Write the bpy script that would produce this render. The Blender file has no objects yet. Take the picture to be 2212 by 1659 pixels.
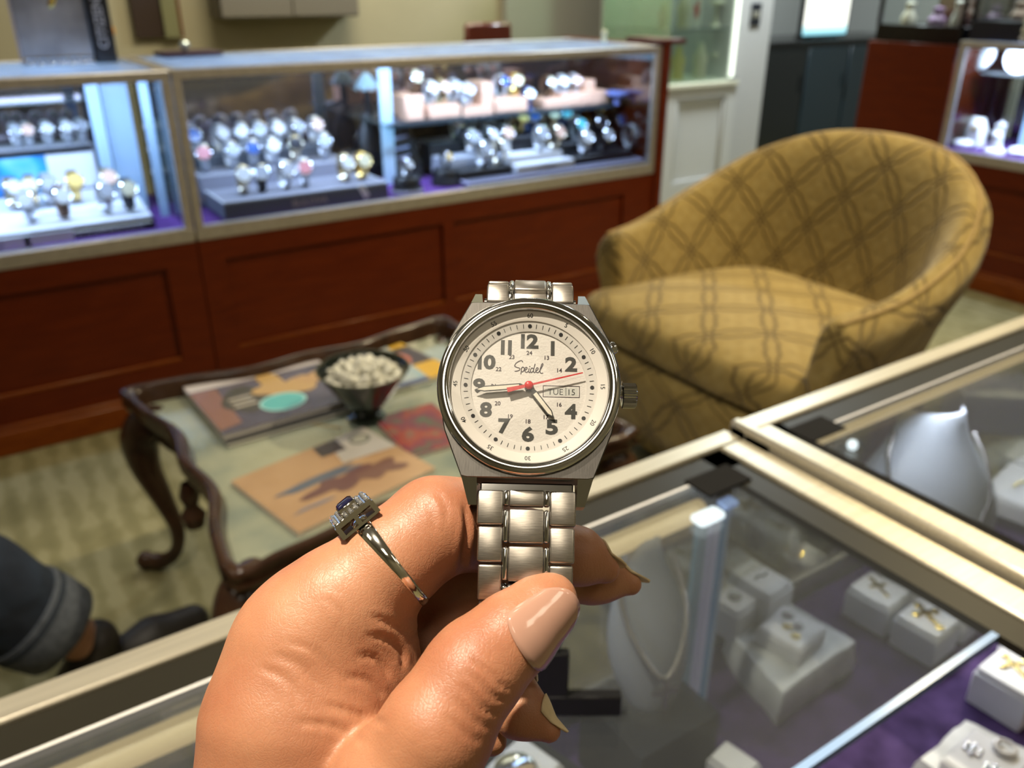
import bpy, bmesh, math, random
import numpy as np
from mathutils import Vector, Matrix, Quaternion
random.seed(7)
S = bpy.context.scene
COL = S.collection
PI = math.pi
# ---------------------------------------------------------------- camera
FPX, CX, CY = 1831.0, 1106.0, 829.5
CAM = Vector((0, 0, 1.2))
PITCH, AZ = math.atan(868 / FPX), math.radians(56.6)
FH = Vector((math.cos(AZ), math.sin(AZ), 0))
RT = Vector((math.sin(AZ), -math.cos(AZ), 0))
FW = FH * math.cos(PITCH) + Vector((0, 0, -math.sin(PITCH)))
UP = RT.cross(FW)
cd = bpy.data.cameras.new('camera')
cam = bpy.data.objects.new('camera', cd); COL.objects.link(cam)
cam.matrix_world = Matrix(((RT.x, UP.x, -FW.x, CAM.x), (RT.y, UP.y, -FW.y, CAM.y), (RT.z, UP.z, -FW.z, CAM.z), (0, 0, 0, 1)))
cd.sensor_width = 36; cd.lens = FPX / 2212 * 36
cd.clip_start = 0.01; cd.clip_end = 50
cd.dof.use_dof = True; cd.dof.focus_distance = 0.19; cd.dof.aperture_fstop = 17.5
S.camera = cam
# ---------------------------------------------------------------- look, world, lights
S.view_settings.view_transform = 'Standard'; S.view_settings.look = 'None'
S.view_settings.gamma = 1; S.view_settings.use_curve_mapping = False
S.view_settings.exposure = 0.0
S.cycles.max_bounces = 6; S.cycles.transparent_max_bounces = 14; S.cycles.adaptive_threshold = 0.04
S.cycles.diffuse_bounces = 2; S.cycles.glossy_bounces = 3; S.cycles.transmission_bounces = 4
S.cycles.sample_clamp_indirect = 4.0; S.cycles.caustics_reflective = False; S.cycles.caustics_refractive = False
W = bpy.data.worlds.new('world'); S.world = W; W.use_nodes = True
W.node_tree.nodes['Background'].inputs[0].default_value = (1.0, 0.80, 0.58, 1)
W.node_tree.nodes['Background'].inputs[1].default_value = 0.06
WARM, COOL, NEUT = (1.0, 0.74, 0.44), (0.48, 0.64, 1.0), (1.0, 0.9, 0.76)
def area(name, loc, aim, power, color, sx, sy=None, spread=180):
    l = bpy.data.lights.new(name, 'AREA'); l.energy = power; l.color = color
    if sy: l.shape = 'RECTANGLE'; l.size = sx; l.size_y = sy
    else: l.shape = 'DISK'; l.size = sx
    l.spread = math.radians(spread)
    o = bpy.data.objects.new(name, l); COL.objects.link(o); o.location = loc
    d = (Vector(aim) - Vector(loc)).normalized()
    if abs(d.z) > 0.999: o.rotation_euler = (0 if d.z < 0 else PI, 0, 0)
    else: o.rotation_euler = d.to_track_quat('-Z', 'Y').to_euler()
    return o
WPOS = CAM + FW * 0.19
KEY = WPOS + RT * -0.47 + FH * -0.06 + Vector((0, 0, 1.52))
area('downlight_counter', KEY, WPOS, 14.5, (1.0, 0.885, 0.71), 0.07, spread=85)
area('downlight_chair', (2.35, 0.93, 2.6), (1.65, 1.35, 0.4), 21, (1.0, 0.82, 0.50), 0.10, spread=100)
area('downlight_table', (0.45, 1.6, 2.6), (0.6, 1.5, 0.4), 2.6, NEUT, 0.3, spread=130)
area('downlight_aisle', (2.5, 3.5, 2.6), (2.8, 2.6, 0), 9, NEUT, 0.3)
for lx_, ly_ in ((-0.6, -0.7), (1.0, -1.1), (-1.2, 1.0), (-1.0, 2.8), (2.6, -0.9)):  # unseen fill lights, added for soft light and reflections in the steel
    area('fill_panel', (lx_, ly_, 2.7), (lx_, ly_, 0), 5.5, (1.0, 0.88, 0.68), 0.55, 0.55)
area('downlight_back', (1.6, 3.3, 2.65), (1.3, 4.5, 0.9), 52, (1.0, 0.90, 0.66), 1.2)
area('downlight_alcove', (4.0, 3.2, 2.6), (4.0, 3.6, 0.5), 75, (0.84, 0.95, 1.0), 0.4)
# inside the showcases
area('top_glow_fill', (-0.2, 2.8, 0.93), (-0.2, 2.8, 2), 2.2, (0.32, 0.58, 1.0), 1.4, 0.4)  # upward fill lights added under the case tops to make them glow
area('top_glow_fill', (1.45, 2.8, 0.93), (1.45, 2.8, 2), 2.6, (0.32, 0.58, 1.0), 1.7, 0.4)
area('case_lamp', (-0.05, 2.60, 0.955), (-0.05, 2.85, 0.5), 10.0, COOL, 1.15, 0.03)
area('case_lamp', (1.45, 2.60, 0.955), (1.45, 2.85, 0.5), 13.0, COOL, 1.6, 0.03)
area('case_lamp', (3.66, 1.45, 0.955), (3.9, 1.45, 0.5), 22.0, (0.62, 0.74, 1.0), 1.2, 0.03)
area('case_lamp', (0.2, 0.47, 0.745), (0.3, 0.25, 0.4), 0.7, COOL, 0.6, 0.012)
area('case_lamp', (1.2, 0.47, 0.745), (1.2, 0.2, 0.4), 2.6, (0.8, 0.86, 1.0), 0.9, 0.012)
area('cabinet_lamp', (3.72, 3.9, 1.85), (3.72, 3.95, 0.7), 7, (1.0, 1.0, 0.84), 0.4, 0.3)
# ---------------------------------------------------------------- pixel rays of the photograph -> points on real planes
def ray(x, y): return FW + RT * ((x - CX) / FPX) + UP * ((CY - y) / FPX)
def on_z(x, y, z): d = ray(x, y); return CAM + d * ((z - CAM.z) / d.z)
def on_y(x, y, Y): d = ray(x, y); return CAM + d * (Y / d.y)
def on_x(x, y, X): d = ray(x, y); return CAM + d * (X / d.x)
def at_d(x, y, d): return CAM + ray(x, y) * d
# ---------------------------------------------------------------- materials
def nodes_of(name):
    m = bpy.data.materials.new(name); m.use_nodes = True
    nt = m.node_tree; return m, nt, nt.nodes['Principled BSDF']
def N(nt, t, **kw):
    n = nt.nodes.new(t)
    for k, v in kw.items():
        if k.startswith('i_'): n.inputs[k[2:].replace('_', ' ')].default_value = v
        else: setattr(n, k, v)
    return n
def ramp(nt, stops):
    r = nt.nodes.new('ShaderNodeValToRGB'); e = r.color_ramp.elements
    while len(e) < len(stops): e.new(0.5)
    for el, (p, c) in zip(e, stops): el.position = p; el.color = (*c, 1)
    return r
def M(name, col, rough=0.5, metal=0.0, emit=None, es=1.0, noise=0.0, scale=40, bump=0.0, bscale=None, alpha=None, spec=None, coat=0, stretch=None, aniso=0):
    m, nt, b = nodes_of(name); L = nt.links
    b.inputs['Base Color'].default_value = (*col, 1); b.inputs['Roughness'].default_value = rough
    b.inputs['Metallic'].default_value = metal
    if spec is not None: b.inputs['Specular IOR Level'].default_value = spec
    if coat: b.inputs['Coat Weight'].default_value = coat; b.inputs['Coat Roughness'].default_value = 0.1
    if emit: b.inputs['Emission Color'].default_value = (*emit, 1); b.inputs['Emission Strength'].default_value = es
    if noise or bump:
        tc = N(nt, 'ShaderNodeTexCoord'); mp = N(nt, 'ShaderNodeMapping'); L.new(tc.outputs['Object'], mp.inputs[0])
        if stretch: mp.inputs['Scale'].default_value = stretch
        nz = N(nt, 'ShaderNodeTexNoise'); nz.inputs['Scale'].default_value = scale; nz.inputs['Detail'].default_value = 5
        L.new(mp.outputs[0], nz.inputs[0])
        if noise:
            r = ramp(nt, [(0.3, tuple(c * (1 - noise) for c in col)), (0.7, tuple(min(1, c * (1 + noise)) for c in col))])
            L.new(nz.outputs[0], r.inputs[0]); L.new(r.outputs[0], b.inputs['Base Color'])
        if bump:
            n2 = nz
            if bscale: n2 = N(nt, 'ShaderNodeTexNoise'); n2.inputs['Scale'].default_value = bscale; L.new(mp.outputs[0], n2.inputs[0])
            bp = N(nt, 'ShaderNodeBump'); bp.inputs['Strength'].default_value = bump; bp.inputs['Distance'].default_value = 0.002
            L.new(n2.outputs[0], bp.inputs['Height']); L.new(bp.outputs[0], b.inputs['Normal'])
    return m
def pane_mat(name, tint=(0.95, 0.98, 0.97), refl=1.0, haze=0.0, rough=0.02, milky=0.0):
    m = bpy.data.materials.new(name); m.use_nodes = True; nt = m.node_tree; nt.nodes.clear(); L = nt.links
    out = N(nt, 'ShaderNodeOutputMaterial'); tr = N(nt, 'ShaderNodeBsdfTransparent'); gl = N(nt, 'ShaderNodeBsdfGlossy')
    tr.inputs[0].default_value = (*tint, 1); gl.inputs['Roughness'].default_value = rough
    fr = N(nt, 'ShaderNodeFresnel'); fr.inputs[0].default_value = 1.45
    mu = N(nt, 'ShaderNodeMath', operation='MULTIPLY'); mu.inputs[1].default_value = refl
    L.new(fr.outputs[0], mu.inputs[0])
    mx = N(nt, 'ShaderNodeMixShader'); L.new(mu.outputs[0], mx.inputs[0]); L.new(tr.outputs[0], mx.inputs[1]); L.new(gl.outputs[0], mx.inputs[2])
    last = mx
    if haze:  # diffuse haze painted over the pane
        df = N(nt, 'ShaderNodeBsdfDiffuse'); df.inputs[0].default_value = (0.8, 0.85, 0.9, 1)
        nz = N(nt, 'ShaderNodeTexNoise'); nz.inputs['Scale'].default_value = 9; nz.inputs['Detail'].default_value = 6
        tc = N(nt, 'ShaderNodeTexCoord'); L.new(tc.outputs['Object'], nz.inputs[0])
        r = ramp(nt, [(0.3, (haze * 0.7,) * 3), (0.75, (haze * 1.3,) * 3)]); L.new(nz.outputs[0], r.inputs[0])
        if milky:
            tl_ = N(nt, 'ShaderNodeBsdfTranslucent'); tl_.inputs[0].default_value = (0.8, 0.88, 0.95, 1); m3 = N(nt, 'ShaderNodeMixShader'); m3.inputs[0].default_value = milky; L.new(df.outputs[0], m3.inputs[1]); L.new(tl_.outputs[0], m3.inputs[2]); df = m3
        m2 = N(nt, 'ShaderNodeMixShader'); L.new(r.outputs[0], m2.inputs[0]); L.new(mx.outputs[0], m2.inputs[1]); L.new(df.outputs[0], m2.inputs[2]); last = m2
    L.new(last.outputs[0], out.inputs[0]); return m
def wood_mat(name, dark, light, rough=0.35, axis=(1.2, 1.2, 9), coat=0.3):
    m, nt, b = nodes_of(name); L = nt.links
    tc = N(nt, 'ShaderNodeTexCoord'); mp = N(nt, 'ShaderNodeMapping'); mp.inputs['Scale'].default_value = axis
    nz = N(nt, 'ShaderNodeTexNoise'); nz.inputs['Scale'].default_value = 6; nz.inputs['Detail'].default_value = 7; nz.inputs['Distortion'].default_value = 0.6
    r = ramp(nt, [(0.25, dark), (0.75, light)])
    L.new(tc.outputs['Object'], mp.inputs[0]); L.new(mp.outputs[0], nz.inputs[0]); L.new(nz.outputs[0], r.inputs[0]); L.new(r.outputs[0], b.inputs['Base Color'])
    b.inputs['Roughness'].default_value = rough; b.inputs['Specular IOR Level'].default_value = 0.2; b.inputs['Coat Weight'].default_value = coat * 0.4; b.inputs['Coat Roughness'].default_value = 0.2
    return m
# ---------------------------------------------------------------- mesh builder
class MB:
    def __init__(s): s.bm = bmesh.new(); s.mi = 0; s.uv = s.bm.loops.layers.uv.new('UVMap')
    def _mark(s, fs):
        for f in fs: f.material_index = s.mi
    def box(s, c, size, rot=None, bevel=0.0, seg=1):
        c = Vector(c); hx, hy, hz = size[0] / 2, size[1] / 2, size[2] / 2
        vs = []
        for dz in (-hz, hz):
            for dx, dy in ((-hx, -hy), (hx, -hy), (hx, hy), (-hx, hy)):
                v = Vector((dx, dy, dz)); v = (rot @ v) if rot else v
                vs.append(s.bm.verts.new(c + v))
        fs = [s.bm.faces.new([vs[i] for i in q]) for q in ((3, 2, 1, 0), (4, 5, 6, 7), (0, 1, 5, 4), (1, 2, 6, 5), (2, 3, 7, 6), (3, 0, 4, 7))]
        s._mark(fs)
        if bevel:
            es = list({e for f in fs for e in f.edges})
            r = bmesh.ops.bevel(s.bm, geom=es, offset=bevel, segments=seg, affect='EDGES', profile=0.5)
            s._mark(r['faces'])
        return s
    def b2(s, lo, hi, **k): return s.box([(a + b) / 2 for a, b in zip(lo, hi)], [abs(b - a) for a, b in zip(lo, hi)], **k)
    def ring(s, pts): return [s.bm.verts.new(p) for p in pts]
    def bridge(s, rings, cap0=True, cap1=True, closed=True):
        fs = []
        for a, b in zip(rings, rings[1:]):
            n = len(a)
            for i in range(n if closed else n - 1):
                j = (i + 1) % n
                try: fs.append(s.bm.faces.new((a[i], a[j], b[j], b[i])))
                except ValueError: pass
        if cap0 and len(rings[0]) > 2: fs.append(s.bm.faces.new(list(reversed(rings[0]))))
        if cap1 and len(rings[-1]) > 2: fs.append(s.bm.faces.new(rings[-1]))
        s._mark(fs); return s
    def tube(s, pts, rad, seg=10, closed=False, flat=1.0, upv=None, cap=True):
        pts = [Vector(p) for p in pts]; n = len(pts)
        if not hasattr(rad, '__len__'): rad = [rad] * n
        rings = []; prev = None
        for i, p in enumerate(pts):
            if closed: t = pts[(i + 1) % n] - pts[i - 1]
            else: t = pts[min(i + 1, n - 1)] - pts[max(i - 1, 0)]
            t.normalize()
            if upv is not None: u = Vector(upv) - t * t.dot(Vector(upv))
            elif prev is None: u = t.orthogonal()
            else: u = prev - t * prev.dot(t)
            u.normalize(); prev = u; w = t.cross(u)
            rings.append(s.ring([p + (u * math.cos(a) + w * math.sin(a) * flat) * rad[i] for a in (2 * PI * k / seg for k in range(seg))]))
        if closed: rings.append(rings[0]); return s.bridge(rings, False, False)
        return s.bridge(rings, cap, cap)
    def lathe(s, prof, seg=32, o=(0, 0, 0), mat=None):
        o = Vector(o); mat = mat or Matrix.Identity(3); rings = []
        for r, z in prof:
            if r < 1e-7: rings.append([s.bm.verts.new(o + mat @ Vector((0, 0, z)))])
            else: rings.append(s.ring([o + mat @ Vector((r * math.cos(a), r * math.sin(a), z)) for a in (2 * PI * k / seg for k in range(seg))]))
        fs = []
        for a, b in zip(rings, rings[1:]):
            for i in range(seg):
                j = (i + 1) % seg
                if len(a) == 1 and len(b) == 1: break
                if len(a) == 1: q = (a[0], b[j], b[i]) if False else (a[0], b[i], b[j])
                elif len(b) == 1: q = (a[i], a[j], b[0])
                else: q = (a[i], a[j], b[j], b[i])
                try: fs.append(s.bm.faces.new(q))
                except ValueError: pass
        s._mark(fs); return s
    def prism(s, outline, z0, z1, mat=None, o=(0, 0, 0), inset=0.0, dz=0.0):
        """outline (x, y) list extruded in local z; inset/dz chamfer the top edge"""
        o = Vector(o); mat = mat or Matrix.Identity(3)
        cx = sum(p[0] for p in outline) / len(outline); cy = sum(p[1] for p in outline) / len(outline)
        def rg(z, k): return s.ring([o + mat @ Vector((cx + (x - cx) * k, cy + (y - cy) * k, z)) for x, y in outline])
        R = max(math.hypot(x - cx, y - cy) for x, y in outline)
        rings = [rg(z0, 1)]
        if inset: rings += [rg(z1 - dz, 1), rg(z1, 1 - inset / R)]
        else: rings += [rg(z1, 1)]
        return s.bridge(rings)
    def ball(s, c, r, seg=12, rot=None):
        c = Vector(c); r = r if hasattr(r, '__len__') else (r, r, r)
        mat = (rot or Matrix.Identity(3)) @ Matrix.Diagonal(Vector(r))
        h = seg // 2
        return s.lathe([(math.sin(PI * k / h), -math.cos(PI * k / h)) for k in range(h + 1)], seg, c, mat)
    def grid(s, fn, nu, nv, uvf=None, cu=False, cv=False):
        P = [[s.bm.verts.new(fn(i / nu, j / nv)) for j in range(nv if cv else nv + 1)] for i in range(nu if cu else nu + 1)]
        fs = []
        for i in range(nu):
            for j in range(nv):
                a, b = (i + 1) % len(P), (j + 1) % len(P[0])
                try: f = s.bm.faces.new((P[i][j], P[a][j], P[a][b], P[i][b]))
                except ValueError: continue
                fs.append(f)
                if uvf:
                    for l, (u, v) in zip(f.loops, ((i, j), (i + 1, j), (i + 1, j + 1), (i, j + 1))): l[s.uv].uv = uvf(u / nu, v / nv)
        s._mark(fs); return P
    def build(s, name, mats, parent=None, smooth=40, loc=None):
        bmesh.ops.recalc_face_normals(s.bm, faces=s.bm.faces[:])
        me = bpy.data.meshes.new(name); s.bm.to_mesh(me); s.bm.free()
        for m in (mats if isinstance(mats, (list, tuple)) else [mats]): me.materials.append(m)
        if smooth and len(me.polygons):
            me.polygons.foreach_set('use_smooth', [True] * len(me.polygons)); me.set_sharp_from_angle(angle=math.radians(smooth))
        o = bpy.data.objects.new(name, me); COL.objects.link(o)
        if parent: o.parent = parent
        if loc is not None: o.location = loc
        return o
def tag(o, label=None, cat=None, group=None, kind=None):
    if label: o['label'] = label
    if cat: o['category'] = cat
    if group: o['group'] = group
    if kind: o['kind'] = kind
    return o
def thing(name, label, cat, loc=(0, 0, 0), rot=None, group=None):
    o = bpy.data.objects.new(name, None); COL.objects.link(o); o.empty_display_size = 0.02
    o.matrix_world = Matrix.Translation(Vector(loc)) @ (rot.to_4x4() if rot else Matrix.Identity(4))
    return tag(o, label, cat, group)
def dup(root, loc, rotz=None, label=None, group=None, scale=None, swap=None):
    def cp(o, par):
        c = o.copy(); COL.objects.link(c)
        if par: c.parent = par
        if swap and o.type == 'MESH' and o.name.split('.')[0] in swap:
            c.data = o.data.copy(); c.data.materials[0] = swap[o.name.split('.')[0]]
        for ch in list(o.children):
            cp(ch, c)
        return c
    r = cp(root, None); r.location = loc
    if rotz is not None: r.rotation_euler = (0, 0, rotz)
    if scale: r.scale = (scale,) * 3
    if label: r['label'] = label
    if group: r['group'] = group
    elif 'group' in r and group == '': del r['group']
    return r
def struct(o): o['kind'] = 'structure'; return o
def text_mesh(mb, txt, size, mat, bold=0.0, depth=0.0, align='CENTER'):
    """letters of the built-in font added to a mesh builder; size is the letter height, origin the middle of the line"""
    c = bpy.data.curves.new('t', 'FONT'); c.body = txt; c.size = 1.0; c.align_x = align; c.align_y = 'CENTER'; c.offset = bold; c.resolution_u = 3; c.fill_mode = 'FRONT'
    o = bpy.data.objects.new('t', c); COL.objects.link(o)
    dg = bpy.context.evaluated_depsgraph_get(); me = bpy.data.meshes.new_from_object(o.evaluated_get(dg))
    co = [v.co.copy() for v in me.vertices]
    y0, y1 = min(v.y for v in co), max(v.y for v in co); k = size / (y1 - y0); ym = (y0 + y1) / 2
    x0, x1 = min(v.x for v in co), max(v.x for v in co); xm = (x0 + x1) / 2 if align == 'CENTER' else 0
    vs = [mb.bm.verts.new(mat @ Vector(((v.x - xm) * k, (v.y - ym) * k, depth))) for v in co]
    fs = []
    for p in me.polygons:
        try: fs.append(mb.bm.faces.new([vs[i] for i in p.vertices]))
        except ValueError: pass
    mb._mark(fs)
    bpy.data.objects.remove(o); bpy.data.curves.remove(c); bpy.data.meshes.remove(me)
# shared materials
ALU = M('brushed_champagne_metal', (0.64, 0.59, 0.47), 0.38, 0.75, noise=0.12, scale=60, stretch=(0.15, 6, 6))
GREYMETAL = M('satin_grey_metal', (0.55, 0.52, 0.48), 0.42, 0.7, noise=0.1, scale=50)
BLACK = M('black_rubber', (0.008, 0.007, 0.006), 0.7, spec=0.1)
BLACKGLOSS = M('black_plastic', (0.008, 0.008, 0.009), 0.22)
CHERRY = wood_mat('cherry_wood', (0.088, 0.0095, 0.0005), (0.135, 0.018, 0.001), 0.5)
CHERRYTRIM = wood_mat('cherry_trim', (0.15, 0.028, 0.002), (0.24, 0.058, 0.005), 0.45, axis=(2, 9, 9))
PANE = pane_mat('clear_glass', refl=0.6)
PANEHAZE = pane_mat('case_top_glow_haze', (0.9, 0.95, 0.97), refl=0.5, haze=0.38, milky=0.75)  # haze put into the case tops so they take on a glow
PANETOP = pane_mat('counter_glass', (0.76, 0.78, 0.78), refl=0.4, haze=0.018)  # grey haze over the contents is put into the glass
GLASSEDGE = M('polished_glass_edge', (0.45, 0.68, 0.72), 0.15, 0, emit=None)
VELVET = M('purple_velvet', (0.075, 0.046, 0.125), 0.95, noise=0.35, scale=30, spec=0.1)
WHITEBOX = M('white_leatherette', (0.82, 0.81, 0.80), 0.5)
WHITE = M('white_paint', (0.66, 0.66, 0.64), 0.5)
MARBLE = M('pale_marble', (0.70, 0.71, 0.70), 0.35, noise=0.25, scale=25)
GOLD = M('yellow_gold', (0.85, 0.62, 0.18), 0.22, 1.0)
SILVER = M('polished_steel', (0.78, 0.78, 0.80), 0.12, 1.0)
# ================================================================ room shell
def carpet_mat():
    m, nt, b = nodes_of('olive_carpet_tiles'); L = nt.links
    tc = N(nt, 'ShaderNodeTexCoord'); mp = N(nt, 'ShaderNodeMapping'); L.new(tc.outputs['Object'], mp.inputs[0])
    mp.inputs['Rotation'].default_value = (0, 0, 0.0)
    wv = N(nt, 'ShaderNodeTexWave', bands_direction='X'); wv.inputs['Scale'].default_value = 5.2; wv.inputs['Distortion'].default_value = 1.2; wv.inputs['Detail'].default_value = 3; wv.inputs['Detail Scale'].default_value = 3
    L.new(mp.outputs[0], wv.inputs[0])
    ch = N(nt, 'ShaderNodeTexBrick'); ch.inputs['Scale'].default_value = 5; ch.inputs['Mortar Size'].default_value = 0.0
    ch.inputs['Color1'].default_value = (0.5, 0.5, 0.5, 1); ch.inputs['Color2'].default_value = (0.8, 0.8, 0.8, 1); L.new(mp.outputs[0], ch.inputs[0])
    nz = N(nt, 'ShaderNodeTexNoise'); nz.inputs['Scale'].default_value = 9; nz.inputs['Detail'].default_value = 8; L.new(mp.outputs[0], nz.inputs[0])
    a = N(nt, 'ShaderNodeMath', operation='MULTIPLY_ADD'); a.inputs[1].default_value = 0.28; L.new(wv.outputs[1], a.inputs[0]); L.new(nz.outputs[0], a.inputs[2])
    a2 = N(nt, 'ShaderNodeMath', operation='MULTIPLY_ADD'); a2.inputs[1].default_value = 0.45; L.new(ch.outputs[0], a2.inputs[0]); L.new(a.outputs[0], a2.inputs[2])
    r = ramp(nt, [(0.35, (0.155, 0.138, 0.062)), (0.95, (0.27, 0.245, 0.125)), (1.0, (0.33, 0.30, 0.165))]); L.new(a2.outputs[0], r.inputs[0])
    L.new(r.outputs[0], b.inputs['Base Color']); b.inputs['Roughness'].default_value = 0.95; b.inputs['Specular IOR Level'].default_value = 0.1
    n2 = N(nt, 'ShaderNodeTexNoise'); n2.inputs['Scale'].default_value = 400; L.new(mp.outputs[0], n2.inputs[0])
    bp = N(nt, 'ShaderNodeBump'); bp.inputs['Strength'].default_value = 0.5; bp.inputs['Distance'].default_value = 0.004
    L.new(n2.outputs[0], bp.inputs['Height']); L.new(bp.outputs[0], b.inputs['Normal']); return m
WALL = M('beige_wall_paint', (0.44, 0.395, 0.262), 0.8, noise=0.05, scale=3)
GREYWALL = M('grey_wall_paint', (0.40, 0.40, 0.37), 0.7)
struct(MB().b2((-2.2, -1.6, -0.06), (6.2, 5.2, 0)).build('floor', carpet_mat()))
struct(MB().b2((-2.2, 4.6, 0), (2.96, 4.7, 2.75)).build('wall_back', WALL))
struct(MB().b2((-2.2, -1.6, 2.75), (6.2, 5.2, 2.85)).build('ceiling', M('ceiling_paint', (0.62, 0.58, 0.50), 0.9)))
struct(MB().b2((-2.3, -1.6, 0), (-2.2, 5.2, 2.75)).build('wall_left', WALL))
struct(MB().b2((-2.2, -1.7, 0), (6.2, -1.6, 2.75)).build('wall_front', WALL))
struct(MB().b2((6.1, -1.6, 0), (6.2, 5.2, 2.75)).build('wall_right', GREYWALL))
struct(MB().b2((2.96, 4.55, 0), (6.1, 4.65, 2.75)).build('wall_alcove', GREYWALL))
# white column between the cabinet and the alcove
struct(MB().b2((4.0, 3.70, 0), (4.275, 4.5, 2.75)).build('trim_1', M('white_column_paint', (0.60, 0.59, 0.57), 0.5)))
# things on the back wall
t = thing('picture_frame', 'dark brown framed panel on the beige wall behind the counter display', 'picture', (0.97, 4.59, 1.25))
m = MB(); m.b2((-0.075, -0.02, -0.29), (0.055, 0, 0.5)); m.build('panel', M('dark_brown_panel', (0.035, 0.018, 0.010), 0.5), t)
m = MB(); m.b2((0.055, -0.035, -0.29), (0.125, 0, 0.5)); m.build('side_frame', M('olive_frame', (0.22, 0.22, 0.11), 0.6), t)
m = MB(); m.b2((0.125, -0.03, -0.29), (0.14, 0, 0.5)); m.build('edge_strip', CHERRY, t)
t = thing('wall_cabinet', 'shallow grey cabinet hanging high on the beige wall above the long showcase', 'cabinet', (1.62, 4.6, 1.28))
m = MB(); m.b2((-0.36, -0.16, -0.24), (0.36, -0.002, 0.5), bevel=0.008); m.build('body', M('grey_lacquer', (0.17, 0.15, 0.12), 0.5), t)
m = MB(); m.b2((-0.35, -0.172, -0.23), (-0.005, -0.16, 0.49)); m.b2((0.005, -0.172, -0.23), (0.35, -0.16, 0.49)); m.build('door', M('grey_lacquer_door', (0.19, 0.17, 0.135), 0.45), t)
def back_chair(x, y, w, lab, rz):
    t = thing('salesroom_chair', lab, 'chair', (x, y, 0), Matrix.Rotation(rz, 3, 'Z'))
    m = MB(); m.box((0, 0, 0.955), (w, 0.03, 0.16), bevel=0.012); m.build('backrest', M('red_brown_wood', (0.12, 0.022, 0.008), 0.35, coat=0.4), t)
    m = MB(); m.box((0, 0.22, 0.62), (w + 0.06, 0.42, 0.06), bevel=0.02); m.build('seat', M('brown_leather', (0.08, 0.03, 0.015), 0.5), t)
    for sx in (-1, 1):
        for y2 in (0.0, 0.4):
            m = MB(); m.tube([(sx * w / 2, y2, 0), (sx * w / 2 * 0.97, y2 * 0.98, 0.60 if y2 else 0.96)], 0.016, 8); m.build('leg', M('chair_leg_wood', (0.10, 0.02, 0.008), 0.35), t)
back_chair(2.21, 3.55, 0.25, 'red-brown wooden chair whose backrest shows fully above the long showcase', 0.0)
back_chair(2.70, 3.52, 0.26, 'red-brown wooden chair just showing above the long showcase beside the glass cabinet', 0.0).__class__ if False else None
# ================================================================ standing showcases along the far side
VELVET2 = M('bright_purple_velvet', (0.12, 0.05, 0.22), 0.95, noise=0.3, scale=30, spec=0.1)
MIRROR = M('smoked_mirror_door', (0.42, 0.36, 0.38), 0.06, 0.95)
FY, TOPZ, DECK, BACKY = 2.508, 0.988, 0.552, 3.08
def wood_base(t, length, depth, panels, z1=0.52, plinth=True):
    """case base in local x along the front, y into the case, front at y = 0; panels = list of (x0, x1, z0, z1)"""
    m = MB(); m.b2((0, 0.012, 0), (length, depth, z1)); m.build('base_cabinet', CHERRY, t)
    xs = sorted(panels)
    f = MB(); z0p, z1p = xs[0][2], xs[0][3]
    f.b2((0, 0, z1p), (length, 0.014, z1)); f.b2((0, 0, 0.02), (length, 0.014, z0p))
    prev = 0
    for (a, b, _, _) in xs: f.b2((prev, 0, z0p), (a, 0.014, z1p)); prev = b
    f.b2((prev, 0, z0p), (length, 0.014, z1p)); f.build('face_frame', CHERRY, t)
    for (a, b, c, d) in xs:
        q = MB(); q.b2((a, 0.0, c), (b, 0.0105, c + 0.012), bevel=0.003); q.build('panel_moulding', CHERRYTRIM, t)
    if plinth:
        q = MB(); q.b2((-0.004, -0.016, 0), (length, 0.01, 0.072), bevel=0.004); q.b2((-0.004, -0.010, 0.07), (length, 0.01, 0.088), bevel=0.003); q.build('plinth', CHERRYTRIM, t)
def glass_case(t, length, depth, posts, back=True, z0=0.52, zt=TOPZ, deck=DECK, gm=GREYMETAL, endglass=(True, True)):
    m = MB(); m.b2((0, -0.004, z0), (length, 0.022, z0 + 0.042), bevel=0.003); m.build('bottom_rail', gm, t)
    m = MB(); m.b2((0, -0.004, zt - 0.026), (length, 0.02, zt), bevel=0.003); m.b2((0, depth - 0.02, zt - 0.02), (length, depth, zt), bevel=0.003)
    m.b2((0, 0.018, zt - 0.02), (0.022, depth - 0.018, zt), bevel=0.003); m.b2((length - 0.022, 0.018, zt - 0.02), (length, depth - 0.018, zt), bevel=0.003)
    m.build('top_rail', gm, t)
    for (a, b) in posts:
        m = MB(); m.b2((a, -0.003, z0 + 0.04), (b, 0.02, zt - 0.024), bevel=0.002); m.build('corner_post', gm, t)
    m = MB(); m.b2((0.02, 0.006, z0 + 0.04), (length - 0.02, 0.011, zt - 0.024)); m.build('front_pane', PANE, t)
    m = MB(); m.b2((0.02, 0.018, zt - 0.009), (length - 0.02, depth - 0.018, zt - 0.002)); m.build('top_pane', PANEHAZE, t)
    m = MB(); m.b2((0.002, 0.02, z0), (length - 0.002, depth - 0.01, deck)); m.build('velvet_deck', VELVET2, t)
    if back:
        m = MB(); m.b2((0.01, depth - 0.014, deck), (length - 0.01, depth - 0.006, zt - 0.02)); m.build('sliding_back', MIRROR, t)
    for k, x in enumerate((0.004, length - 0.009)):
        if endglass[k]:
            m = MB(); m.b2((x, 0.022, deck), (x + 0.005, depth - 0.016, zt - 0.02)); m.build('end_pane', PANE, t)
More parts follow.
